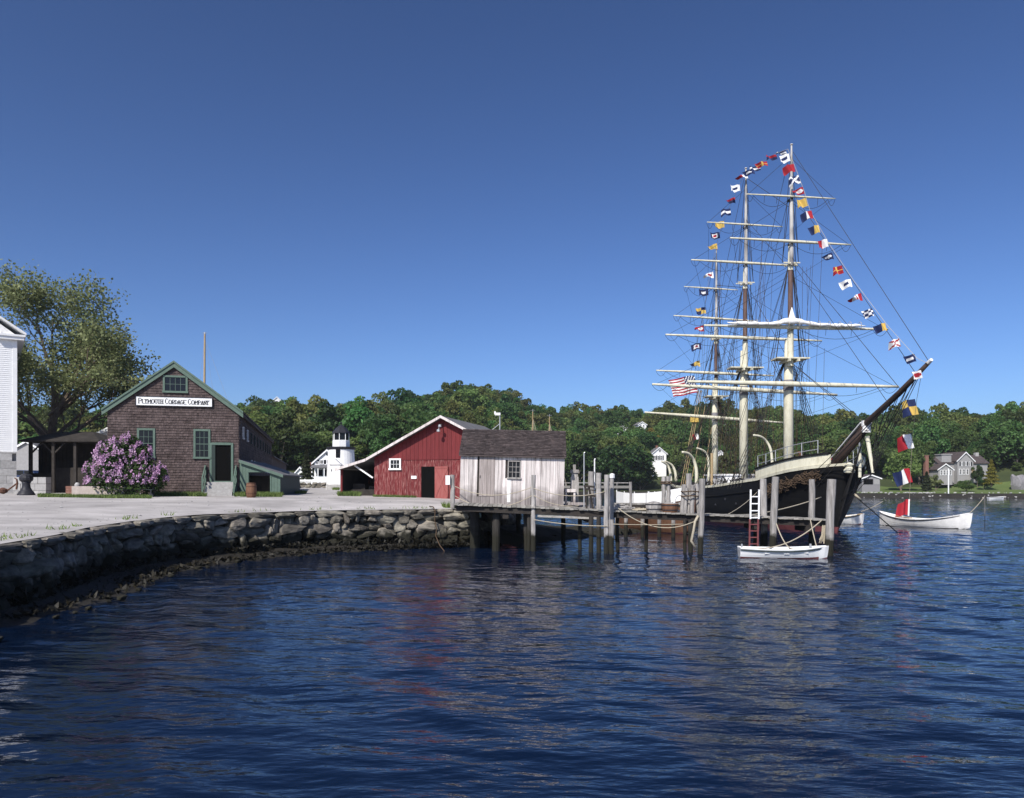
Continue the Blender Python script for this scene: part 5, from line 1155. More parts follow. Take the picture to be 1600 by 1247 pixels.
    MP[nm] = (x, y, zt, zc, ztr, dk, f, f2, mast)
# furled sail on the fore topsail yard
xl, yl, xr, yr, r = YARDS['foremast'][2]; fm = MP['foremast']; a, e = SL(1131, yl, 57.4), SL(1352, yr, 57.4); a.y = e.y = fm[1] - 1.0; n = 40; pts, rad = [], []; g = random.Random(77)
for i in range(n + 1):
    q = i / n; p = a.lerp(e, q); p.z += .17 + g.uniform(-.04, .04) + .25 * math.exp(-((q - .475) / .10) ** 2); pts.append(p); rad.append((.10 + .05 * g.random()) * min(1, 8 * q + .25, 8 * (1 - q) + .25) * (1 + .9 * math.exp(-((q - .475) / .09) ** 2)))
m = MB(); m.tube(pts, rad, 10); p = a.lerp(e, .475); m.tube([p + Vector((0, .2, .3)), p + Vector((.02, .3, .8)), p + Vector((.04, .35, 1.5))], [.42, .22, .02], 8); m.build('furled_sail', MT['canvas'], fm[8], smooth=True)
m = MB()
for q in [.06 + .075 * i for i in range(13)]: p = a.lerp(e, q) + Vector((0, 0, .16)); m.tube([p + Vector((0, math.cos(t_) * .27, math.sin(t_) * .30)) for t_ in [i * .785 for i in range(9)]], .018, 4)
stuff(m.build('gaskets', MT['rope'], fm[8]))
# ---- bowsprit and head rig
A, B_, C_ = SMI @ Vector((X(1303, 51), 51, Z(726, 51))), SMI @ Vector((X(1353, 47), 47, Z(668, 47))), SMI @ Vector((X(1455, 40.5), 40.5, Z(562, 40.5)))
A.x = B_.x = C_.x = 0.0
m = MB(); m.tube([A + (A - B_) * .25, A, B_], [.34, .34, .27], 12); bs = m.build('bowsprit', MT['spar_dark'], SHIP, smooth=True)
m = MB(); m.tube([A.lerp(B_, .55) + Vector((0, 0, .32)), B_ + Vector((0, 0, .25)), C_.lerp(B_, .45), C_.lerp(B_, .04)], [.20, .20, .17, .11], 10); m.build('jib_boom', MT['spar_dark'], bs, smooth=True)
m = MB(); m.tube([C_.lerp(B_, .04), C_], [.11, .09], 8); m.build('boom_tip', MT['white_worn'], bs)
m = MB(); m.box((B_.x - .24, B_.y - .1, B_.z - .3), (B_.x + .24, B_.y + .1, B_.z + .42)); m.build('bowsprit_cap', MT['white_worn'], bs)
m = MB(); m.bar(A + Vector((-.42, 0, .2)), B_ + Vector((-.34, 0, .3)), .06, .06); m.bar(A + Vector((.42, 0, .2)), B_ + Vector((.34, 0, .3)), .06, .06); stuff(m.build('bowsprit_rails', MT['white_worn'], bs))
ms0, ms1 = SMI @ P(1355, 682, 46.6), SMI @ P(1364, 739, 46.2); m = MB(); m.tube([ms0, ms1], [.13, .09], 8); m.build('martingale_boom', MT['cream'], bs)
m = MB(); m.tube([SMI @ P(1343.5, 697, 48.5), SMI @ P(1343.5, 746, 48.5)], .10, 8); m.build('head_post', MT['cream'], bs)
lines = []
for i, q in enumerate((.12, .2, .3, .45, .58, .7, .8)):
    p = C_.lerp(B_, q); lines.append([p, ms1 + Vector((0, 0, .1 * i))])
for i in range(9): p = C_.lerp(B_, .12 + .085 * i); sg = (-1) ** i; h = hull_pt(.02 + .012 * (i % 4), 3.6 - .12 * i, sg); lines.append([p, h])
for i in range(4): lines.append([B_ + Vector((0, 0, -.2)), Vector((0, stem(.8 + i * .5), .8 + i * .5))])
lines.append([ms1, Vector((-.1, stem(2.2), 2.2))]); lines.append([ms1, Vector((.1, stem(1.6), 1.6))])
tubes('bobstays', lines, .023, 'rigging', bs)
fx, fy, fzt, fzc, fztr = fm[:5]; mx, my, mzt, mzc, mztr = MP['mainmast'][:5]; zx, zy, zzt, zzc, zztr = MP['mizzenmast'][:5]
V = Vector
st = [[V((fx, fy, fzt)), B_ + V((.1, 0, .2))], [V((fx, fy, fzt)), B_ + V((-.1, .1, .2))], [V((fx, fy - .6, fzc)), C_.lerp(B_, .62)], [V((fx, fy - .6, fzc + .4)), C_.lerp(B_, .42)], [V((fx, fy - .8, lerp(fzc, fztr, .58))), C_.lerp(B_, .2)], [V((fx, fy - .8, lerp(fzc, fztr, .93))), C_.lerp(B_, .03)],
      [V((mx, my, mzt)), V((fx, fy + .5, 4.6))], [V((mx, my, mzt)), V((fx + .4, fy + .5, 4.4))], [V((mx, my - .5, mzc)), V((fx, fy + .3, fzt + .3))], [V((mx, my - .6, lerp(mzc, mztr, .55))), V((fx, fy, fzc - .2))], [V((mx, my - .6, lerp(mzc, mztr, .92))), V((fx, fy, lerp(fzc, fztr, .5)))],
      [V((zx, zy, zzt)), V((mx, my + .5, 4.2))], [V((zx, zy - .4, zzc)), V((mx, my + .3, mzt + .2))], [V((zx, zy - .5, lerp(zzc, zztr, .6))), V((mx, my, mzc - .3))]]
tubes('stays', st, .022, 'rigging', SHIP)
# yellow tackles at the mizzen, spanker gaff for the ensign
ga, gb = V((zx, zy + .5, zzt - 1.2)), SL(1046, 640, 79); tubes('tackles', [[SL(1092 + i * 2.2, 610, 77), SL(1062 + i * 3.2, 770, 77)] for i in range(3)] + [[SL(1108, 600, 76), SL(1078, 765, 76)], [SL(1122, 610, 76), SL(1096, 765, 76)]], .035, 'timber_tan', SHIP)
m = MB(); p = SL(1085, 655, 77); m.box((p.x - .4, p.y - .15, p.z - .3), (p.x + .4, p.y + .15, p.z + .3)); m.build('yellow_block', MT['f_yellow'], SHIP)
# ---- davits
def davit(pts, r=.10):
    m = MB(); P_ = [SL(*p) for p in pts]; Q = smooth3(P_, 5); m.tube(Q, [lerp(r * 1.15, r * .7, i / (len(Q) - 1)) for i in range(len(Q))], 8); return m.build('whaleboat_davit', MT['cream'], SHIP, smooth=True)
def smooth3(p, n):
    o = []
    for i in range(len(p) - 1):
        a, b, c, d = p[max(i - 1, 0)], p[i], p[i + 1], p[min(i + 2, len(p) - 1)]
        for k in range(n): t_ = k / n; o.append(.5 * (2 * b + (c - a) * t_ + (2 * a - 5 * b + 4 * c - d) * t_ ** 2 + (3 * b - a - 3 * c + d) * t_ ** 3))
    return o + [p[-1]]
davit([(1207.4, 748, 56), (1206.5, 722, 56), (1204, 702, 56), (1197, 689, 56), (1188, 682, 55.6), (1177, 680, 55.4)])
davit([(1088.5, 756, 69), (1088, 735, 69), (1084, 719, 69), (1076, 709, 68.5), (1066, 706.5, 68)], .15)
davit([(1048.5, 752, 78), (1047, 738, 78), (1043, 727, 78), (1034, 721, 77.5)], .13)
davit([(1056.5, 752, 77), (1055, 738, 77), (1050, 727, 77), (1039, 720.5, 76.5)], .13)
davit([(1107, 752, 70), (1107, 722, 70), (1104, 709, 70), (1097, 703, 69.6), (1088.5, 700, 69.4)], .10)
m = MB(); m.tube([SL(1112, 766, 66), SL(1112.3, 708, 66)], .12, 8); m.build('derrick_post', MT['timber_tan'], SHIP)
# ---- railing on the forecastle, deck gear
for sg in (-1, 1):
    pts = [hull_pt(u, 3.9, sg) * 1.0 for u in (.20, .165, .13, .095, .06, .03)]
    for p in pts: p.x *= .9; p.z = zrail(p.y) + .6
    for p in pts: m = MB(); m.tube([p, p + V((0, 0, 1.25))], .03, 6); m.build('stanchion', MT['metal_grey'], SHIP)
    for h in (.65, 1.22): m = MB(); m.tube([p + V((0, 0, h)) for p in pts], .026, 6); m.build('rail', MT['metal_grey'], SHIP)
m = MB(); m.lathe([(.35, 0), (.35, .55), (.28, .62)], 12, (.5, -5.0, 4.5)); m.build('windlass_drum', MT['f_red'], SHIP)
m = MB(); m.box((-.9, -3.9, 4.1), (.5, -3.2, 4.75)); m.build('windlass_bitts', MT['cream'], SHIP)
m = MB(); m.tube([SL(1250, 714, 53), SL(1264, 724, 51.5)], .16, 8); m.tube([SL(1247, 706, 52.5), SL(1256, 716, 52.5)], .1, 8); m.build('cathead', MT['brown_wood'], SHIP)
m = MB(); m.box((-1.6, 10.6, 2.3), (1.6, 14.5, 4.0)); m.box((-1.75, 10.45, 4.0), (1.75, 14.65, 4.14)); m.build('deckhouse', MT['white_worn'], SHIP)
m = MB(); m.box((-1.7, 4.6, 2.4), (.3, 6.8, 3.7)); m.build('tryworks', MT['granite_dark'], SHIP)
m = MB(); m.box((-2.4, 7.2, 3.3), (-1.0, 9.2, 3.95)); m.box((-2.5, 7.1, 3.95), (-.9, 9.3, 4.05)); m.build('skylight', MT['white_paint'], SHIP)
# gear lashed along the rail, rope festoon and chain hung on the bow
g = random.Random(55); m = MB()
for i in range(70):
    yy = g.uniform(1.5, 12); p = V((-3.25 + g.uniform(-.2, .5), yy, zrail(yy) + g.uniform(0, .7))); m.tube([p, p + V((g.uniform(-.3, .3), g.uniform(-.4, .4), g.uniform(-.3, .5))), p + V((g.uniform(-.3, .4), g.uniform(-.6, .6), g.uniform(-.5, .2)))], .035, 4)
stuff(m.build('rail_gear', MT['rigging'], SHIP))
m = MB()
for yy in (.4, 9.5, 10.0):
    for i in range(55): p = V((g.gauss(0, .75), yy + g.gauss(0, .25), zrail(yy) + .2 + abs(g.gauss(0, .65)))); m.tube([p, p + V((g.uniform(-.3, .3), g.uniform(-.2, .2), g.uniform(-.4, .1))), p + V((g.uniform(-.2, .2), g.uniform(-.2, .2), g.uniform(-.8, -.3)))], .03, 4)
stuff(m.build('coiled_lines', MT['rope_brown'], SHIP))
m = MB()
for i in range(230):
    q = g.random(); u = lerp(.150, .022, q); z = lerp(2.75, 4.1, q) + g.gauss(0, .16) - .25; p = hull_pt(u, z, -1) + V((-.10 - abs(g.gauss(0, .06)), -.06, 0)); a0 = g.uniform(0, 6.28); rr = g.uniform(.08, .24)
    ta = (hull_pt(u + .01, z, -1) - hull_pt(u, z, -1)).normalized()
    m.tube([p + ta * (rr * math.cos(a0 + k * .8)) + V((0, 0, rr * .7 * math.sin(a0 + k * .8))) for k in range(6)], .032, 4)
fe = m.build('rope_festoon', MT['rope_brown'], SHIP); stuff(fe)
m = MB(); m.lathe([(.10, -.12), (.32, -.05), (.36, .1), (.2, .3), (.28, .45), (.1, .6)], 10, (0, stem(4.2) - .25, 4.0)); m.build('billet_head', MT['cream'], SHIP)
for i, (u, z) in enumerate(((.20, 2.2), (.28, 1.7), (.35, 2.0), (.42, 1.5))): p = hull_pt(u, z, -1); m = MB(); m.lathe([(.10, -.06), (.13, .02), (.08, .06)], 8); m.v = [(p.x - .02 - z_ , p.y + y_, p.z + x_) for x_, y_, z_ in m.v]; m.build('hawse_port', MT['iron'], SHIP)

# ---- signal flags: each one a thing of its own, hoisted on dressing lines
FC = [MT['f_red'], MT['f_white'], MT['f_blue'], MT['f_yellow']]
DES = {'white_bluesq': lambda u, v: 2 if .3 < u < .7 and .3 < v < .7 else 1, 'red': lambda u, v: 0, 'saltire_bw': lambda u, v: 1 if abs(u - v) < .14 or abs(u + v - 1) < .14 else 2, 'red_whitedisc': lambda u, v: 1 if (u - .35) ** 2 + (v - .5) ** 2 < .06 else 0,
       'yellow': lambda u, v: 3, 'rwb': lambda u, v: 0 if u < .33 else 1 if u < .67 else 2, 'yellow_blue': lambda u, v: 3 if u < .5 else 2, 'white_red': lambda u, v: 1 if u < .5 else 0, 'blue_whitedisc': lambda u, v: 1 if (u - .4) ** 2 + (v - .5) ** 2 < .05 else 2, 'red_yellowcross': lambda u, v: 3 if abs(u - .5) < .1 or abs(v - .5) < .1 else 0,
       'stripes_rw': lambda u, v: int(u * 5) % 2, 'checks': lambda u, v: 1 if (int(u * 4) + int(v * 4)) % 2 else 2, 'saltire_rw': lambda u, v: 0 if abs(u - v) < .11 or abs(u + v - 1) < .11 else 1, 'blue_whitesq': lambda u, v: 1 if .3 < u < .7 and .3 < v < .7 else 2, 'white_reddisc': lambda u, v: 0 if (u - .4) ** 2 + (v - .5) ** 2 < .07 else 1,
       'quarters': lambda u, v: 3 if (u < .5) != (v < .5) else 2, 'stripes_bw': lambda u, v: 1 if .33 < v < .67 else 2, 'blue_white_red': lambda u, v: 0 if .38 < u < .62 and .36 < v < .64 else 1 if .22 < u < .78 and .22 < v < .78 else 2, 'red_blue': lambda u, v: 0 if v < .5 else 2, 'yellow_tail': lambda u, v: 3 if u < .62 else 2,
       'ensign': lambda u, v: (2 if (int(u * 26) + int(v * 26)) % 3 else 1) if u < .42 and v < .54 else int(v * 13) % 2}
def flag(label, px, py, D, des, w=20, h=14, pennant=False, skew=.25, droop=.2, name='signal_flag', cat='flag', group=None, seed=0):
    g = random.Random(seed + int(px)); nx, ny = (26, 13) if des == 'ensign' else (14, 9); s = D / F; vs = []; ph = g.uniform(0, 6)
    for i in range(nx + 1):
        u = i / nx
        for j in range(ny + 1):
            v = j / ny; hh = h * (1 - .75 * u if pennant else 1); z = (h / 2 - (h - hh) / 2 - v * hh) - droop * w * u * u - (u * skew * h * .4); xx = w / 2 - u * w * .97 + skew * (v - .5) * h
            yy = .26 * math.sin(ph + u * 7.5 + v * 1.6) * u ** .5 * w / 20; vs.append((xx * s, yy, (z + droop * w * .3 + 1.5 * math.sin(ph + 6 * u) * u) * s))
    mb = MB(); mb.v = vs; f = DES[des]
    for i in range(nx):
        for j in range(ny): mb.f.append((i * (ny + 1) + j, i * (ny + 1) + j + 1, (i + 1) * (ny + 1) + j + 1, (i + 1) * (ny + 1) + j)); mb.m.append(f((i + .5) / nx, (j + .5) / ny))
    o = mb.build(name, FC, None, smooth=True, loc=P(px, py, D)); return tag(o, label, cat, group)
def dline(pts): return [SMI @ P(*p) for p in pts]
FL = [(1225.5, 247, 'white_bluesq', 0, 'white signal flag with blue square, topmost at the foremast head'), (1233, 263, 'red', 0, 'plain red signal flag just below the foremast head'), (1241, 281, 'saltire_bw', 0, 'blue signal flag with white diagonal cross near the foremast head'), (1246, 299, 'red_whitedisc', 1, 'red pennant with white disc above the foremast royal yard'),
      (1252.5, 317, 'yellow', 0, 'plain yellow signal flag just under the foremast royal yard'), (1261, 336, 'rwb', 0, 'red, white and blue upright-striped flag high on the bow dressing line'), (1271.7, 358.5, 'yellow_blue', 0, 'half yellow half blue flag above the topgallant yard on the bow line'), (1285, 380.5, 'white_red', 0, 'half white half red flag crossing the fore topgallant yard end'),
      (1292, 401, 'blue_whitedisc', 1, 'blue pennant with white disc below the fore topgallant yard end'), (1308.6, 422, 'red_yellowcross', 0, 'red signal flag with yellow upright cross on the bow line'), (1322, 443, 'white_bluesq', 0, 'white flag with blue square midway down the bow dressing line'), (1337, 465, 'stripes_rw', 1, 'red and white striped pennant on the bow dressing line'),
      (1356, 489, 'checks', 0, 'blue and white chequered flag on the bow dressing line'), (1376, 511.5, 'yellow_blue', 0, 'yellow and blue flag at the right end of the furled sail yard'), (1398, 536, 'saltire_rw', 0, 'white flag with red diagonal cross low on the bow line'), (1422, 560, 'blue_whitesq', 0, 'blue flag with white square left of the jib boom tip'), (1432, 585.5, 'white_reddisc', 0, 'white flag with red disc hanging on the jib boom')]
for i, (px, py, de, pn, lb) in enumerate(FL):
    D = lerp(57, 41, i / 16); flag(lb, px, py, D, de, 17 if not pn else 19.5, 12, bool(pn), seed=i)
FLL = [(1220, 239, 'stripes_bw', 1, 57.5, 'blue and white pennant immediately left of the foremast head'), (1205, 246, 'red_blue', 0, 58.5, 'dark red and blue flag, second left from the foremast head'), (1190, 256, 'red_yellowcross', 0, 60, 'red and yellow flag, third left from the foremast head'), (1179, 263, 'stripes_bw', 0, 62, 'blue and white banded flag between the fore and main mast heads'), (1170, 269, 'blue_whitesq', 0, 64, 'blue flag with white patch just right of the mainmast head'), (1159, 275.5, 'white_red', 1, 66, 'red and white pennant at the mainmast head'),
       (1148.5, 294, 'white_bluesq', 0, 68, 'grey-white flag with blue square just below left of the mainmast head'), (1141, 313.5, 'red_blue', 1, 69, 'dark red and blue pennant left of the mainmast pole'), (1134, 331.5, 'stripes_bw', 0, 70, 'blue and white banded flag above the main royal yard'), (1124, 351, 'yellow', 0, 72, 'yellow flag half hidden by the main royal yard'), (1117, 368, 'blue_white_red', 0, 73, 'blue-bordered flag with red centre above the mizzenmast head'), (1113, 385.5, 'yellow', 1, 75, 'yellow pennant at the mizzenmast head'),
       (1107, 430, 'white_reddisc', 1, 76, 'white pennant with red disc left of the mizzen pole'), (1099, 457, 'blue_whitesq', 0, 77, 'blue flag with white square below the mizzen royal yard'), (1095, 485.5, 'quarters', 0, 78, 'yellow and blue quartered flag left of the mizzenmast'), (1092, 513.5, 'red_whitedisc', 1, 79, 'red pennant with white disc beside the furled sail yard left end'), (1088, 541.5, 'blue_white_red', 0, 80, 'blue-bordered flag with red centre low on the stern line'), (1086, 568.5, 'yellow_tail', 1, 81, 'yellow pennant with blue tail just above the ensign')]
for i, (px, py, de, pn, D, lb) in enumerate(FLL): flag(lb, px, py, D, de, 15.5 if i > 5 else 18, 10 if i > 5 else 7, bool(pn), skew=.3 if i < 6 else .1, droop=.1, seed=50 + i)
flag('large red and white striped ensign with starred blue canton at the stern', 1067, 602, 82, 'ensign', 42, 27, droop=.15, name='ensign', seed=3)
flag('small red and white flag low at the mizzen rigging', 1087, 682, 77, 'white_red', 9, 9, seed=9)
flag('yellow and blue quartered flag, uppermost above the whaleboat', 1421, 636, 55, 'quarters', 23, 24, droop=.1, seed=21)
flag('white and red halved flag, middle one above the whaleboat', 1414.5, 690, 57, 'white_red', 23, 22, droop=.15, seed=22)
flag('red, white and blue striped flag, lowest of three above the whaleboat', 1411.5, 744, 58, 'rwb', 24, 22, droop=.2, seed=23)
flag('plain red flag draped over the whaleboat stern', 1411, 795, 58.3, 'red', 18, 24, droop=.45, skew=-.2, seed=24)
tubes('dressing_line', [dline([(1231, 233, 57.5), (1243, 262, 56), (1257, 300, 54.8), (1266, 330, 53.5), (1295, 380, 50.8), (1335, 440, 47.5), (1388, 510, 43.8), (1433, 560, 41.5), (1450, 568, 40.6)]), dline([(1231, 233, 57.5), (1212, 240, 58.5), (1186, 256, 61.5), (1163, 272, 66.5)]), dline([(1163, 272, 66.5), (1150, 300, 69), (1131, 345, 72), (1117, 390, 75)]), dline([(1117, 393, 75), (1107, 440, 77), (1098, 500, 79), (1090, 590, 82), (1086, 640, 83)]), dline([(1441, 578, 42), (1432.5, 624, 54), (1425, 690, 56.5), (1421, 780, 58.2)])], .013, 'rope', SHIP)

# ------------------------------------------------------------------ trees, shrubs and the things in the yard
def big_tree():
    D = 66; b = P(77, HY, D); z0 = 2.6; t = thing('shade_tree', 'tall spreading olive-green shade tree behind the white building', 'tree', (b.x, D, z0))
    g = random.Random(19); wood = MB(); tips = []
    def grow(p, d, L, r, dep):
        n = 4; pts = [p]; rs = [r]; q = p.copy(); dd = d.copy()
        for i in range(n):
            dd = (dd + Vector((g.uniform(-.16, .16), g.uniform(-.16, .16), g.uniform(-.04, .12)))).normalized(); q = q + dd * (L / n); pts.append(q.copy()); rs.append(r * (1 - .42 * (i + 1) / n))
            if dep >= 2: tips.append((q.copy(), dep))
        wood.tube(pts, rs, 7 if dep < 2 else 4, cap=False)
        if dep >= 5: return
        kids = 4 if dep < 3 else 3
        for k in range(kids):
            f = pts[2 + (k % 3)] if k < kids - 1 else pts[-1]
            ax = Vector((g.gauss(0, 1), g.gauss(0, 1), g.gauss(0, .5))).normalized(); e = (dd * g.uniform(.65, 1.1) + ax * g.uniform(.5, .85) + Vector((0, 0, .10))).normalized()
            grow(f, e, L * g.uniform(.58, .78), max(.012, rs[-1] * g.uniform(.55, .8)), dep + 1)
    wood.tube([(0, 0, -.3), (.05, 0, 2), (0, .05, 4.4)], [.62, .50, .46], 12)
    grow(Vector((0, .05, 4.3)), Vector((.05, 0, 1)), 6.8, .40, 1)
    for a, el, L, zz in ((.15, .50, 5.6, 4.2), (1.3, .7, 4.6, 4.5), (2.6, .55, 5.0, 4.2), (3.5, .8, 4.8, 5), (4.4, .6, 4.8, 4.6), (5.4, .75, 5.2, 5.2), (.5, .95, 5.2, 6.2), (6.1, .65, 5.4, 7)):
        grow(Vector((0, .05, zz)), Vector((math.cos(a) * math.cos(el), math.sin(a) * math.cos(el), math.sin(el))), L, .24, 2)
    wood.v = [(x * .92, y, z * .93) for x, y, z in wood.v]; wood.build('trunk', MT['bark'], t)
    P_ = []
    for q, dep in tips:
        for i in range({2: 2, 3: 7, 4: 13, 5: 15}[dep]):
            v = q + Vector((g.gauss(0, .48), g.gauss(0, .48), g.gauss(0, .40)))
            if v.z > 3.4: P_.append((v.x * .92, v.y, v.z * .93))
    P_ = np.array(P_)
    if len(P_) > 40000: P_ = P_[NR.permutation(len(P_))[:40000]]
    link('crown', quads_mesh('crown', leaves(P_, .245, up=.5, aspect=.7), MT['leaf_olive']), t); print('big tree leaves', len(P_), P_.min(0), P_.max(0))
big_tree()
def lilac():
    D = 46.2; b = P(196, HY, D); t = thing('lilac_bush', 'large lilac bush in purple bloom before the shingled warehouse', 'bush', (b.x, D, 2.48))
    g = np.random.default_rng(8); lob = [(-1.7, 0, 1.5, 1.05), (-.9, .1, 2.3, 1.1), (0, -.1, 2.55, 1.1), (.6, .1, 2.0, 1.1), (-.6, -.5, 1.3, 1.15), (.7, -.4, 1.2, 1.05), (1.5, -.1, 1.45, .95), (2.0, .1, 1.0, .8), (-2.0, .1, .8, .8), (-1.4, -.4, .7, .9), (0, -.6, .8, 1.0), (1.2, -.3, .6, .9), (-1.3, .1, 2.85, .55), (.35, 0, 3.15, .6), (-2.35, 0, 1.6, .5), (1.15, 0, 2.55, .6), (2.45, 0, 1.35, .45), (-.5, -.9, 1.9, .6)]
    pts, outs, fl = [], [], []
    for x, y, z, r in [(a * .84, b, c * 1.0, d * .92) for a, b, c, d in lob]:
        d = g.normal(size=(900, 3)); d /= np.linalg.norm(d, axis=1)[:, None]; p = np.array([x, y, z]) + d * r * g.uniform(.6, 1.04, (900, 1)); k = p[:, 2] > .1; pts.append(p[k]); outs.append(d[k])
        d = g.normal(size=(50, 3)); d[:, 2] = np.abs(d[:, 2]) * .8 - .25; d[:, 1] -= .25; d /= np.linalg.norm(d, axis=1)[:, None]; fl.append(np.array([x, y, z]) + d * r * g.uniform(.98, 1.1, (50, 1)))
    p, o = np.concatenate(pts), np.concatenate(outs); link('foliage', quads_mesh('foliage', leaves(p, .14, out=o, aspect=.75), MT['leaf_lilac']), t)
    f = np.concatenate(fl); f = f[(f[:, 2] > .75) & np.array([noise.noise((a * 1.7, b * 1.7, c * 1.7)) > -.22 for a, b, c in f])]; q = np.repeat(f, 20, 0); h = g.random(len(q)); q = q + np.stack([g.normal(0, .055, len(q)) * (1.15 - h), g.normal(0, .055, len(q)) * (1.15 - h), h * .27 - .06], 1)
    o = link('blossom', quads_mesh('blossom', leaves(q, .085, up=.2, aspect=.9), MT['petal']), t); o['label'] = 'upright purple flower clusters'
    m = MB()
    for i in range(16): a = i * .393; m.tube([(.35 * math.cos(a), .3 * math.sin(a), -.1), (.8 * math.cos(a), .5 * math.sin(a), .9), (1.7 * math.cos(a), .7 * math.sin(a), 1.7)], [.05, .035, .012], 5)
    stuff(m.build('stems', MT['bark'], t))
lilac()
def shelter():
    D = 56.2; z0 = 2.55; x0, x1 = X(34, D), X(159, D); t = thing('open_shelter', 'dark open timber shelter with low hipped roof under the shade tree', 'shelter', ((x0 + x1) / 2, D, z0)); w = (x1 - x0) / 2
    e, r = Z(688, D) - z0, Z(675, D + 2.5) - z0; m = MB(); a, b = -w + 1.5, w - 1.9
    base = [(-w, -.4, e), (w, -.4, e), (w, 5.4, e), (-w, 5.4, e)]; top = [(a, 2.3, r), (b, 2.3, r), (b, 2.7, r), (a, 2.7, r)]
    m.add(base + top + [(x, y, z - .12) for x, y, z in base], [(0, 1, 5, 4), (1, 2, 6, 5), (2, 3, 7, 6), (3, 0, 4, 7), (4, 5, 6, 7), (8, 9, 1, 0), (9, 10, 2, 1), (10, 11, 3, 2), (11, 8, 0, 3), (11, 10, 9, 8)]); m.build('roof', MT['timber_dark'], t)  # near-black roof colour replaces shade that the white building's shadow misses
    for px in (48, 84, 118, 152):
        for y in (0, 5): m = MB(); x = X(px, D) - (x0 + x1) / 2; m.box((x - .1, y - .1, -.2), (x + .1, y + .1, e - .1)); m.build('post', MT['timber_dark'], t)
    for px, s in ((48, 1), (84, -1), (84, 1)): m = MB(); x = X(px, D) - (x0 + x1) / 2; m.bar((x, 0, e - 1.0), (x + s * .85, 0, e - .15), .1, .1, up=(0, 1, 0)); m.build('brace', MT['timber_dark'], t)
    m = MB(); xa = X(60, D + 3) - (x0 + x1) / 2
    n = 20
    for i in range(n): q = MB(); q.box((lerp(xa, w - .2, i / n), 3.0, -.2), (lerp(xa, w - .2, (i + 1) / n) - .02, 3.05, e - .12)); q.build('back_board', MT['timber_dark'], t)  # boards near-black too, deep shade painted into them
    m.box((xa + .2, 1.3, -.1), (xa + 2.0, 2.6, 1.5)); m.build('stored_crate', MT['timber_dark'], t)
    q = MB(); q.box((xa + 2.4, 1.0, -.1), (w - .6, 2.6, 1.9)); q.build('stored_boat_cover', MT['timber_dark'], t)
shelter()
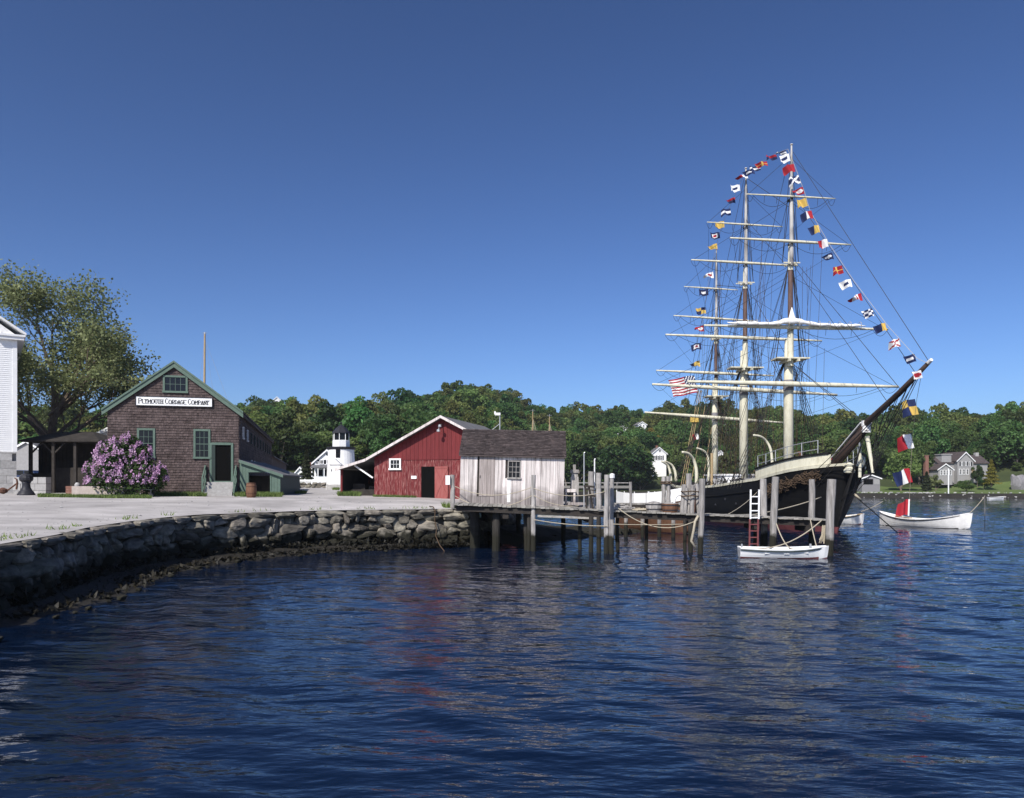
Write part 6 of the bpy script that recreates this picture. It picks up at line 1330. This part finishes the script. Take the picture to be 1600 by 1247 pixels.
def yard_things():
    def gp(px, D, dz=0): x = X(px, D); return Vector((x, D, gz(x, D) + dz))
    # granite blocks
    t = thing('granite_block_wall', 'short wall of stacked grey granite blocks beside the iron bollard', 'wall', gp(46, 51)); z = -.2; r = random.Random(2)
    for row in range(3):
        x = -1.1
        for L_ in ((.75, .9, .55), (.5, .95, .75), (.85, .8, .55))[row]: m = MB(); m.box((x + .01, r.uniform(-.02, .02), z + .01), (x + L_ - .01, .6, z + .44)); m.build('granite_block', MT['granite'], t); x += L_
        z += .45
    # iron bollard
    t = thing('iron_bollard', 'black cast-iron bollard with bulbous ribbed head on the quay', 'bollard', gp(41, 48))
    m = MB(); m.lathe([(.50, -.05), (.50, .10), (.44, .14), (.42, .22), (.34, .28), (.24, .5), (.22, .72), (.27, .84)], 20); m.build('base', MT['iron'], t, smooth=True)
    m = MB(); m.lathe([(.27, .84), (.37, .93), (.39, 1.08), (.36, 1.2), (.27, 1.3), (.12, 1.35)], 12); m.build('head', MT['iron'], t)
    # anchor
    t = thing('rusty_anchor', 'rusty old anchor lying against the granite base at left edge', 'anchor', gp(14, 48))
    m = MB(); m.tube([(-.35, 0, .1), (.45, .1, .75)], .05, 8); m.build('shank', MT['rust'], t)
    m = MB(); m.tube([(.40, .1, .35), (.46, .1, .75), (.42, .1, 1.0), (.28, .1, 1.08)], [.06, .06, .05, .03], 8); m.build('arm', MT['rust'], t)
    m = MB(); m.lathe([(.05, -.2), (.26, -.1), (.28, .08), (.05, .2)], 12, (-.38, 0, .28)); m.build('buoy_sinker', MT['rust'], t)
    # trough and post
    t = thing('granite_trough', 'long pinkish granite watering trough in the grass before the lilac', 'trough', gp(152, 45.2), math.radians(16))
    m = MB(); L_, d, h = 1.35, .75, .62
    m.box((-L_, 0, -.1), (L_, .12, h)); m.box((-L_, d - .12, -.1), (L_, d, h)); m.box((-L_, .12, -.1), (-L_ + .14, d - .12, h)); m.box((-L_ + .14, .12, -.1), (L_ - .14, d - .12, h * .4)); m.build('basin', MT['granite_pink'], t)
    m = MB(); m.box((L_ - .14, .12, -.1), (L_, d - .12, h)); m.build('end_block', MT['granite_dark'], t)  # darker granite here puts the shade of the turned end into colour
    m = MB(); m.box((L_ + .003, 0, -.1), (L_ + .55, d, h + .01)); m.build('rough_block', MT['granite_dark'], t)
    p = gp(121, 46.2); m = MB(); m.box((-.14, -.14, -.1), (.14, .14, .55)); m.lathe([(.15, .55), (.16, .7), (.08, .82)], 10); tag(m.build('granite_post', MT['granite'], loc=p), 'stubby pale granite post at the left end of the trough', 'post')
    p = gp(113, 47.5); t = thing('brick_pier', 'low mossy brick pier left of the trough', 'pier', p)
    for i in range(5): m = MB(); m.box((-.3 + .01 * (i % 2), -.2, i * .14 - .1), (.3 - .012 * (i % 2), .2, i * .14 + .03)); m.build('brick_course', MT['brick'], t)
    # bench in the lilac's shade
    t = thing('garden_bench', 'dark slatted garden bench in the shade beside the lilac', 'bench', gp(217, 45.6), math.radians(8))
    for i in range(4): m = MB(); m.box((-.85, -.3 + i * .13, .42), (.85, -.2 + i * .13, .45)); m.build('seat_slat', MT['green_dark'], t)
    for i in range(4): m = MB(); m.box((-.85, .22 + i * .02, .52 + i * .10), (.85, .25 + i * .02, .59 + i * .10)); m.build('back_slat', MT['green_dark'], t)
    for x in (-.75, .75):
        for y, h in ((-.26, .42), (.24, .92)): m = MB(); m.box((x - .04, y - .03, -.1), (x + .04, y + .03, h)); m.build('leg', MT['iron'], t)
    # barrel
    t = thing('wooden_barrel', 'reddish-brown wooden barrel standing beside the green lean-to', 'barrel', gp(392.5, 46.4))
    m = MB(); m.lathe([(.25, 0), (.30, .22), (.315, .45), (.30, .68), (.25, .9), (.23, .9), (.22, .86)], 18); m.build('staves', MT['brown_wood'], t)
    for z, r_ in ((.06, .275), (.24, .312), (.66, .312), (.83, .275)): m = MB(); m.lathe([(r_, z), (r_ + .004, z + .045), (r_ - .02, z + .05)], 18); m.build('hoop', MT['rust'], t)
    # parked car behind the shelter
    t = thing('parked_car', 'dark blue parked car glimpsed under the shelter roof', 'car', (X(47, 80), 80, gz(X(47, 80), 80) + .55), 0)
    m = MB(); m.prism([(-2.2, -.8, .3), (2.2, -.8, .3), (2.25, -.8, .75), (1.2, -.8, .92), (.7, -.8, 1.42), (-1.0, -.8, 1.45), (-1.6, -.8, .95), (-2.2, -.8, .85)], (0, 1.6, 0)); m.build('body', MT['car_blue'], t)
    m = MB(); m.prism([(1.05, -.81, .93), (.62, -.81, 1.36), (-.1, -.81, 1.38), (-.1, -.81, .93)], (0, 1.62, 0)); m.prism([(-.2, -.81, .93), (-.2, -.81, 1.38), (-.95, -.81, 1.38), (-1.4, -.81, .95)], (0, 1.62, 0)); m.build('side_window', MT['glass'], t)
    for x in (-1.4, 1.4):
        for y in (-.72, .72): m = MB(); m.lathe([(.3, -.1), (.32, 0), (.3, .1)], 14); m.v = [(x + a, y + c, .3 + b) for a, b, c in m.v]; m.build('wheel', MT['rubber'], t)
    # masts beyond the roofs
    for lb, px, yt, yb, D, r_, ml in (('varnished boat mast with stays rising behind the shingled warehouse roof', 320, 522, 625, 95, .20, 'timber_tan'), ('thin wooden mast behind the plank shed roof, left of a pair', 832.5, 643, 700, 75, .07, 'timber_tan'), ('thin wooden mast behind the plank shed roof, right of a pair', 858.5, 651, 700, 75, .07, 'timber_tan')):
        a, b = P(px, yt, D), P(px - (1.5 if px < 400 else 0), yb, D); b.z = 2.0; t = thing('boat_mast', lb, 'mast', b)
        m = MB(); m.tube([b, a], [r_, r_ * .55], 8); m.build('spar', MT[ml], t, world=True)
        m = MB(); m.tube([a, a + Vector((0, 0, .25))], r_ * .3, 5); m.tube([a + Vector((-.25, 0, .12)), a + Vector((.25, 0, .12))], r_ * .2, 4); m.build('truck', MT['metal_grey'], t, world=True)
        m = MB(); q = 1.0 if px < 400 else .25
        for dx in (3.8 * q, 1.6 * q, -1.2 * q): m.tube([a - Vector((0, 0, .6)), Vector((a.x + dx * 1.8, a.y, 3))], .012 if q > .5 else .02, 4)
        stuff(m.build('stays', MT['metal_grey'] if q > .5 else MT['rope'], t, world=True))
    D = 58; t = thing('floodlight_pole', 'slim pole with white floodlight behind the plank shed ridge', 'pole', (X(781, D), D, 2.3))
    m = MB(); m.tube([(0, 0, 0), (0, 0, Z(649, D) - 2.3)], .05, 6); m.tube([(0, 0, Z(662, D) - 2.3), (-.9, 0, Z(677, D) - 2.3)], .03, 5); m.build('shaft', MT['metal_grey'], t)
    m = MB(); zz = Z(648, D) - 2.3; m.box((-.38, -.12, zz - .05), (.04, .12, zz + .14)); m.box((-.42, -.14, zz + .02), (-.3, .14, zz + .24)); m.build('lamp_head', MT['white_paint'], t)
    # stone wall and white fence beyond the road end
    t = thing('field_wall', 'dark fieldstone wall across the end of the gravel lane', 'wall', (X(488, 104), 104, gz(X(488, 104), 104))); r = random.Random(5)
    for row in range(2):
        x = -3.6
        while x < 2.6: w = r.uniform(.5, 1.1); o = bpy.data.objects.new('stone', ROCKS[r.randrange(12)]); COL.objects.link(o); o.parent = t; o.location = (x + w / 2, r.uniform(-.1, .1), .18 + row * .34); o.scale = (w * 1.08, .7, .46); o.rotation_euler = (r.uniform(-.2, .2), r.uniform(-.1, .1), 0); x += w
    t = thing('white_fence', 'low white board fence before the farmhouse', 'fence', (X(488, 126), 126, gz(X(488, 126), 126)))
    for i in range(2): m = MB(); m.box((-4, -.03, .35 + i * .45), (3, .03, .7 + i * .45)); m.build('rail', MT['white_paint'], t)
    for i in range(6): m = MB(); m.box((-4 + i * 1.35, .031, -.2), (-3.85 + i * 1.35, .15, 1.25)); m.build('post', MT['white_paint'], t)
yard_things()

def grass():
    g = np.random.default_rng(3); V_ = []
    for p0, p1, d0, d1, n, h in ((60, 236, 42.6, 46.8, 9000, .17), (240, 322, 47.6, 50.6, 3800, .26), (366, 441, 48.0, 50.9, 3600, .27), (528, 563, 51.6, 54.6, 1800, .30), (583, 650, 51.0, 52.1, 1100, .16), (455, 478, 57, 62, 1200, .25), (520, 530, 84, 87, 500, .3), (690, 712, 39.7, 40.6, 260, .28)):
        u = g.uniform(0, 1, n); D = d0 + (d1 - d0) * g.uniform(0, 1, n); px = p0 + (p1 - p0) * u; x = (px - CX) * D / F
        keep = np.array([noise.noise((a * .9, b * .9, 7)) > -.32 - .3 * (abs(q - .5) < .38) for a, b, q in zip(x, D, u)]); x, D = x[keep], D[keep]
        z = np.array([gz(a, b) for a, b in zip(x, D)]) - .01; hh = h * g.uniform(.5, 1.3, len(x)); a = g.uniform(0, 6.28, len(x)); w = .022
        b0 = np.stack([x - w * np.cos(a), D - w * np.sin(a), z], 1); b1 = np.stack([x + w * np.cos(a), D + w * np.sin(a), z], 1); tp = np.stack([x + g.normal(0, .35, len(x)) * hh, D + g.normal(0, .35, len(x)) * hh, z + hh], 1); V_.append(np.stack([b0, b1, tp], 1))
    u = g.uniform(.12, 1, 700); pts = []
    for q in u:
        p, d = wall_at(WS[-1] * q); k = p - Vector((d.y, -d.x, 0)) * (.35 + .5 * g.random() ** 2); pts.append((k.x, k.y, gz(k.x, k.y) - .01))
    A = np.array(pts); A = A[[noise.noise((a * .8, b * .8, 3)) > .12 for a, b, c in A]]; hh = .14 * g.uniform(.4, 1.4, len(A)); w = np.array([.02, 0, 0]); V_.append(np.stack([A - w, A + w, A + np.stack([g.normal(0, .5, len(A)) * hh, g.normal(0, .5, len(A)) * hh, hh], 1)], 1))
    o = stuff(link('grass', quads_mesh('grass', np.concatenate(V_), MT['grass_blade']))); o['label'] = 'tufts of green grass along the building foundations'
grass()

def far_plants():
    def cone(name, lb, px, D, w, h, leaf, z=None, seed=1):
        g = np.random.default_rng(seed); n = 2600; q = g.random(n) ** .75; a = g.uniform(0, 6.28, n); r = (w / 2) * (1 - q) * (.75 + .25 * np.sin(q * 42)) * g.uniform(.7, 1.05, n) + .08
        p = np.stack([r * np.cos(a), r * np.sin(a), q * h + .25], 1); t = thing(name, lb, 'tree', (X(px, D), D, hz(px, D) if z is None else z)); link('crown', quads_mesh('crown', leaves(p, .42, out=np.stack([np.cos(a), np.sin(a), a * 0], 1)), MT[leaf]), t)
        m = MB(); m.tube([(0, 0, -.5), (0, 0, h * .8)], [.2, .05], 6); m.build('trunk', MT['bark'], t)
    D = 128; cone('spruce', 'dark pointed conifer left of the white farmhouse', 479, D, 22 * D / F, 46 * D / F, 'leaf_conifer', Z(752, D), 2)
    D = 192; cone('spruce', 'small dark conical evergreen on the far bank left of the grey house', 1448, D, 20 * D / F, 29 * D / F, 'leaf_conifer', Z(768, D), 3)
    D = 196; cone('golden_larch', 'golden-orange conifer right of the grey house', 1549, D, 28 * D / F, 38 * D / F, 'leaf_gold', Z(758, D), 4)
    for lb, px, D, s, sz, k, leaf, dz in (('big dark round tree beside the river left of the white gabled house', 965, 236, 1.75, 1.5, 3, 'leaf_dark', -3), ('broad mid-green tree behind the right end of the plank shed', 903, 232, 1.55, 1.62, 6, None, -3), ('dark tree close right of the big round one', 1000, 240, 1.25, 1.1, 1, 'leaf_dark', -3), ('yellow-green tree on the slope above the big dark one', 1010, 300, 1.3, 1.2, 4, 'leaf_gold', -2), ('dark tree between white house and ship masts', 1078, 246, 1.4, 1.25, 0, 'leaf_dark', -3), ('green tree standing right of the narrow white house', 1155, 240, 1.3, 1.2, 2, None, -3),
                                      ('olive tree left of the dark conifer in the lane gap', 440, 160, 1.25, 1.35, 5, None, -2), ('dark leafy tree behind the lighthouse tower', 512, 172, 1.45, 1.4, 0, 'leaf_dark', -2), ('pale green tree right of the lighthouse lantern', 562, 175, 1.3, 1.35, 2, None, -2), ('round green tree on the far bank right of the bow', 1408, 197, 1.05, 1.15, 1, None, -2.5), ('dense green tree right of the striped flags', 1436, 212, 1.2, 1.3, 6, None, -2), ('clipped round shrub before the grey house', 1538, 198, .45, .4, 4, 'leaf_dark', -.6), ('low hedge-like shrub on the lawn below the grey house', 1510, 190, .55, .32, 1, None, -.8), ('shrub in pale bloom left of the grey annex', 1462, 197, .5, .42, 0, 'leaf_olive', -.8), ('dark evergreen against the right end of the grey house', 1527, 203, .45, .62, 5, 'leaf_dark', -.5), ('big tree at the right edge above the grey rock', 1590, 215, 1.35, 1.4, 3, None, -2), ('small round shrub in front of the white cottage', 455, 140, .25, .22, 4, 'leaf_dark', -.3)):
        tree('broadleaf_tree' if s > .8 else 'shrub', lb, (X(px, D), D, hz(px, D) + dz), s, k, leaf, sz, cat='tree' if s > .8 else 'shrub')
    g = random.Random(14); mb = MB()
    for i in range(150):
        px = g.uniform(1325, 1720); D = D0(px) + g.uniform(-1.6, 2.2); r = g.uniform(.15, .55); q = Vector((X(px, D), D, hz(px, D) + .05)); me = ROCKS[g.randrange(12)]; M = Matrix.Translation(q) @ Matrix.Rotation(g.uniform(0, 6), 4, 'Z') @ Matrix.Diagonal((r * 1.5, r, r * .8, 1)); mb.add([M @ v.co for v in me.vertices], [tuple(p.vertices) for p in me.polygons])
    o = stuff(mb.build('shore_stones', MT['granite'])); o['label'] = 'pale riprap stones along the far shore'
    me = rock_mesh(91, 0, 4); me.materials[0] = MT['granite_dark']; o = link('rock_outcrop', me, None, (X(1592, 196), 196, hz(1592, 196) + 1.5)); o.scale = (4.2, 4, 4.6); tag(o, 'bare grey rock outcrop at the right edge of the far lawn', 'rock')
    m = MB(); a = P(1482, 768, 180); m.tube([(0, 0, -.5), (0, 0, Z(732, 180) - a.z)], .14, 6); tag(m.build('white_post', MT['white_paint'], loc=a), 'tall white post on the far shore before the grey house', 'post')
    m = MB(); a = P(1539, 777, 60); m.tube([(0, 0, -.8), (0, 0, 2.35)], .02, 6); tag(m.build('mooring_stake', MT['pile'], loc=(a.x, 60.02, 0)), 'thin mooring stake holding the whaleboat line', 'stake')
far_plants()

def pebbles():
    g = random.Random(44); mb = MB(); n = 0
    while n < 420:
        px, D = g.uniform(-20, 720), g.uniform(17, 56); x = X(px, D); e = edge_dist(x, D)
        if e < .1 or D < interp(px, [-20, 0, 75, 150, 225, 300, 400, 500, 600, 730], [18, 19, 21, 25.2, 28.7, 31.6, 34.5, 37, 38.4, 40]) or (e > 1.5 and g.random() < .55): continue
        r = g.uniform(.012, .035) if g.random() < .95 else g.uniform(.04, .07); a = g.uniform(0, 6); z = gz(x, D) + r * .3; n += 1
        mb.add([(x + r * math.cos(a + k * 1.57) * (1.3 if k % 2 else 1), D + r * math.sin(a + k * 1.57), z) for k in range(4)] + [(x, D, z + r * .7), (x, D, z - r)], [(0, 1, 4), (1, 2, 4), (2, 3, 4), (3, 0, 4), (1, 0, 5), (2, 1, 5), (3, 2, 5), (0, 3, 5)])
    o = stuff(mb.build('loose_gravel', MT['granite'])); o['label'] = 'loose pebbles scattered over the gravel quay'
pebbles()
def haze():
    m = bpy.data.materials.new('haze'); m.use_nodes = True; N = m.node_tree.nodes; N.remove(N['Principled BSDF']); v = N.new('ShaderNodeVolumePrincipled'); v.inputs['Color'].default_value = (.88, .93, 1, 1); v.inputs['Density'].default_value = 0.00016; v.inputs['Anisotropy'].default_value = 0.2
    m.node_tree.links.new(v.outputs[0], N['Material Output'].inputs['Volume'])
    b = MB(); b.box((-2500, -150, -6), (2500, 1500, 95)); o = stuff(b.build('haze', m)); o['label'] = 'thin pale summer haze over the valley'
haze()
